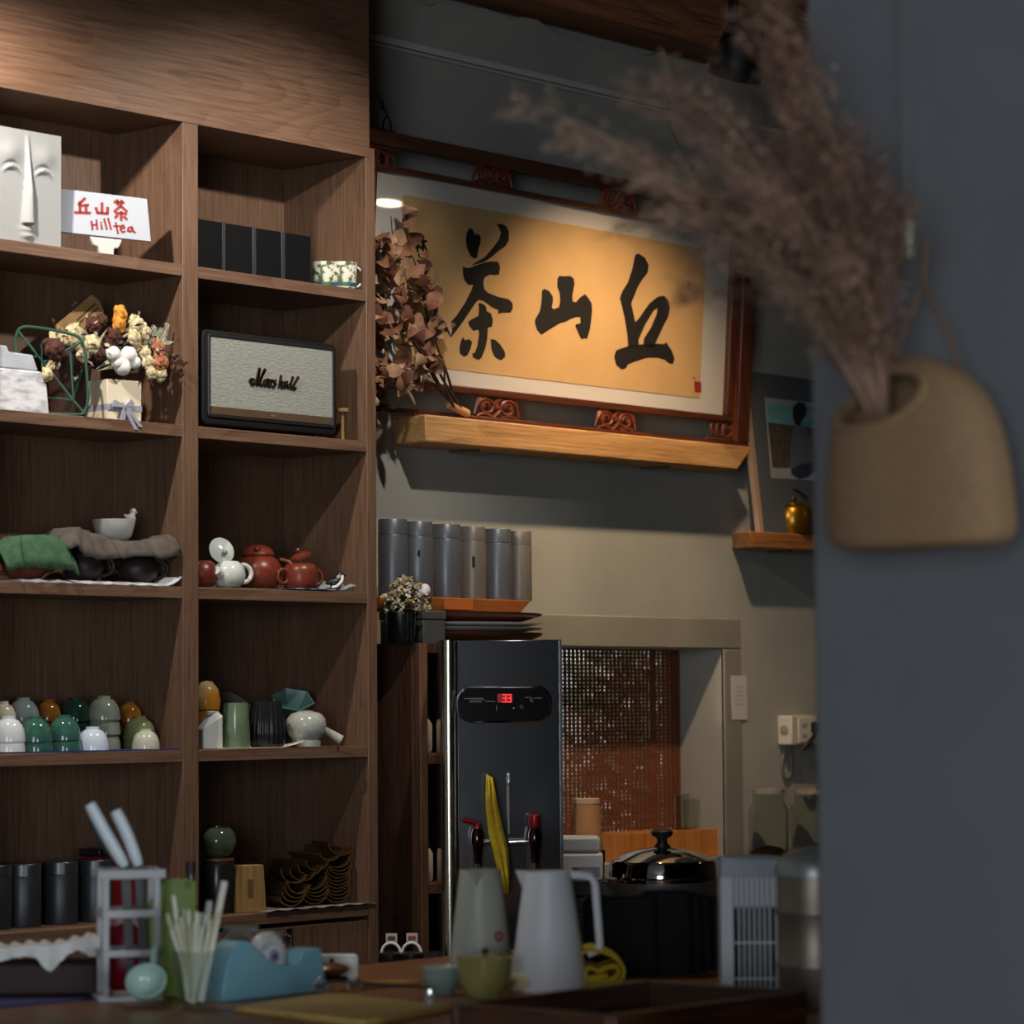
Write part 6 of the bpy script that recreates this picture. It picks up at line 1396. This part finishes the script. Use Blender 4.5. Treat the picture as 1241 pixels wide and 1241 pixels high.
RT_ = [(668, 1202), (664, 1214), (656, 1222), (640, 1225), (600, 1221), (570, 1217), (540, 1211), (510, 1202), (485, 1191), (465, 1176), (450, 1158), (438, 1136), (431, 1114)]
def limits(f):
    v = 668+(431-668)*f; z = f*ht
    return wp(lerp_(LT_, v), v)[0], wp(lerp_(RT_, v), v)[0]
def thick(f): return .050*math.sqrt(max(.02, 1-max(0, (f-.45)/.56)**2.2))*(1 if f > .05 else .82+.18*math.sqrt(1-(1-f/.05)**2))
vs = []
for j in range(NS+1):
    f = j/NS; xa, xb = limits(f); c0, h0, th_ = (xa+xb)/2, (xb-xa)/2, thick(f)
    for i in range(NA):
        a = 2*PI*i/NA; c, s_ = math.cos(a), math.sin(a); rr = (abs(c)**n_+abs(s_)**n_)**(-1/n_)
        vs.append((c0+rr*c*h0, -.052+rr*s_*th_, f*ht))
cx_ = wp(1118, 600)[0]; hw = .10
mouth = wp(1083, 487); ex_, ez_ = abs(wp(1143, 487)[0]-mouth[0]), abs(wp(1083, 453)[1]-mouth[1]); rot_ = .16
def mellipse(x, z):
    dx, dz = x-mouth[0], z-mouth[1]; p_, q_ = dx*math.cos(rot_)+dz*math.sin(rot_), -dx*math.sin(rot_)+dz*math.cos(rot_); return (p_/ex_)**2+(q_/ez_)**2
fs = []
for j in range(NS):
    for i in range(NA):
        q4 = (j*NA+i, j*NA+(i+1) % NA, (j+1)*NA+(i+1) % NA, (j+1)*NA+i); ce = [sum(vs[k][d_] for k in q4)/4 for d_ in range(3)]
        if not (ce[1] < -.052 and mellipse(ce[0], ce[2]) < 1): fs.append(q4)
fs.append(tuple(range(NA))[::-1]); fs.append(tuple(NS*NA+i for i in range(NA)))
o = MB().add(vs, fs).build('body', TAN, t, smooth=80); m_ = o.modifiers.new('s', 'SOLIDIFY'); m_.thickness = .006; m_.offset = -1
def ysurf(x, z):
    f = min(1, max(0, z/ht)); xa, xb = limits(f); c = max(-1, min(1, (x-(xa+xb)/2)/((xb-xa)/2))); return -.052-thick(f)*(max(0, 1-abs(c)**n_))**(1/n_)
rimp = []
for k in range(44):
    a = k*2*PI/44; p_, q_ = ex_*math.cos(a), ez_*math.sin(a); x, z = mouth[0]+p_*math.cos(rot_)-q_*math.sin(rot_), mouth[1]+p_*math.sin(rot_)+q_*math.cos(rot_); rimp.append((x, ysurf(x, z)+.002, z))
MB().tube(rimp, .0058, 8, closed=True).build('mouth_rim', TAN, t, smooth=60)
MB().slab([(mouth[0]+.02+.070*math.cos(i*2*PI/24), -.052+.036*math.sin(i*2*PI/24)) for i in range(24)], mouth[1]-ez_-.012, mouth[1]-ez_-.004).build('moss', mat('moss', (54, 58, 34), .95, rgb2=(78, 78, 44), scale=80, bump=.8), t)
STR = mat('cord_brown', (92, 66, 46), .8)
a = wp(1100, 335); b0_ = wp(1160, 445); c0_ = wp(1085, 440)
hk = (wp(1102, 290)[0], -.014, wp(1102, 290)[1])
MB().tube(smoothpath([(b0_[0], -.04, b0_[1]-.008), ((b0_[0]+a[0])/2+.004, -.034, (b0_[1]+a[1])/2), (a[0], -.02, a[1]), hk], 4), .0028, 6).build('cord', STR, t)
MB().tube(smoothpath([(c0_[0]-.02, -.05, c0_[1]-.012), (c0_[0]+.002, -.04, c0_[1]+.03), (a[0], -.02, a[1]), hk], 4), .0028, 6).build('cord', STR, t)
hw_ = pw(1103, 290, .0)
t2 = thing('wall_hook', 'small pale metal clip and wire on the grey partition holding the planter', 'hook', (hx_-.0005, hw_.y, hw_.z), -PI/2)
MB().box(-.006, .006, -.010, 0, -.022, .022).build('clip', mat('pale_metal', (170, 168, 150), .3, .5), t2, bevel=.003)
MB().tube([(0, -.006, .022), (0, -.003, .62)], .0012, 5).build('wire', mat('grey_wire', (78, 78, 80), .5), t2)
MB().tube(smoothpath([(0, -.008, -.02), (0, -.016, -.03), (.002, -.020, -.042), (0, -.014, -.05)], 4), .002, 6).build('hook_end', mat('dark_hook', (40, 44, 52), .5), t2)
# dried grass plumes
root = PMt @ Vector((mouth[0]-.004, -.060, mouth[1]-.05))
t = thing('dried_grass', 'large bunch of feathery dried brown grass plumes leaning out of the planter', 'dried grass', root)
GR = [mat('plume_%d' % i, c, .9) for i, c in enumerate(((136, 106, 90), (114, 88, 74), (154, 124, 106)))]
rd = (root-CAM).dot(FW)
tips = []
for k in range(64):
    while True:
        u = random.triangular(690, 1105, 985); v = random.uniform(20, 400)
        vmin = 125 if u < 700 else 112 if u < 800 else 95 if u < 870 else 30 if u < 960 else 70 if u < 1000 else 130 if u < 1040 else 215
        vmax = 165 if u < 740 else 230 if u < 800 else 290 if u < 860 else 340 if u < 930 else 330
        if vmin <= v <= vmax: break
    tips.append((u, v))
tips += [(648, 128), (700, 175), (945, 12), (925, 28), (1092, 255), (1060, 205), (770, 270), (842, 350), (905, 30), (960, 25), (1085, 300)]
for (u, v) in tips:
    dd = rd+random.uniform(-.16, .08); tip = at_d(u, v, dd)-root
    mid = at_d(1062+(u-1062)*.30+random.uniform(-14, 14), 470+(v-470)*.42, rd+(dd-rd)*.4-.02)-root
    b = MB(); path_ = smoothpath([Vector((random.uniform(-.012, .012), random.uniform(-.012, .012), 0)), mid*.35+Vector((0, 0, .012)), mid, mid+(tip-mid)*.6+Vector((0, 0, .02)), tip], 5); n = len(path_)
    b.tube(path_, [.0016-.0012*i/n for i in range(n)], 4)
    for i in range(int(n*.34), n):
        f = (i/n-.34)/.66; wl = .050*math.sin(min(1, f*1.15+.12)*PI*.80)+.010
        tang = (path_[min(i+1, n-1)]-path_[i-1]).normalized()
        for j in range(6):
            e = Vector((random.gauss(0, 1), random.gauss(0, 1), random.gauss(0, 1))); e = (e-tang*e.dot(tang)).normalized()
            st_ = path_[i]+(path_[i]-path_[i-1])*random.random(); l_ = wl*random.uniform(.5, 1.15); en = st_+tang*l_*.8+e*l_*.62+Vector((0, 0, -l_*.12)); md = (st_+en)/2+e*l_*.08
            sd = (en-st_).orthogonal().normalized()
            b.add([st_, md+sd*.0009, en, md-sd*.0009], [(0, 1, 2, 3)])
            for q in range(3):
                g = st_+(en-st_)*random.uniform(.35, 1.0); h_ = Vector((random.gauss(0, 1), random.gauss(0, 1), random.gauss(0, 1))).normalized()*.0075+tang*.004; s2 = h_.orthogonal().normalized()*.0019
                b.add([g, g+h_*.5+s2, g+h_, g+h_*.5-s2], [(0, 1, 2, 3)])
    me = bpy.data.meshes.new('plume'); me.from_pydata([tuple(q) for q in b.v], [], b.f); me.materials.append(random.choice(GR))
    o = bpy.data.objects.new('plume', me); COL.objects.link(o); o.parent = t
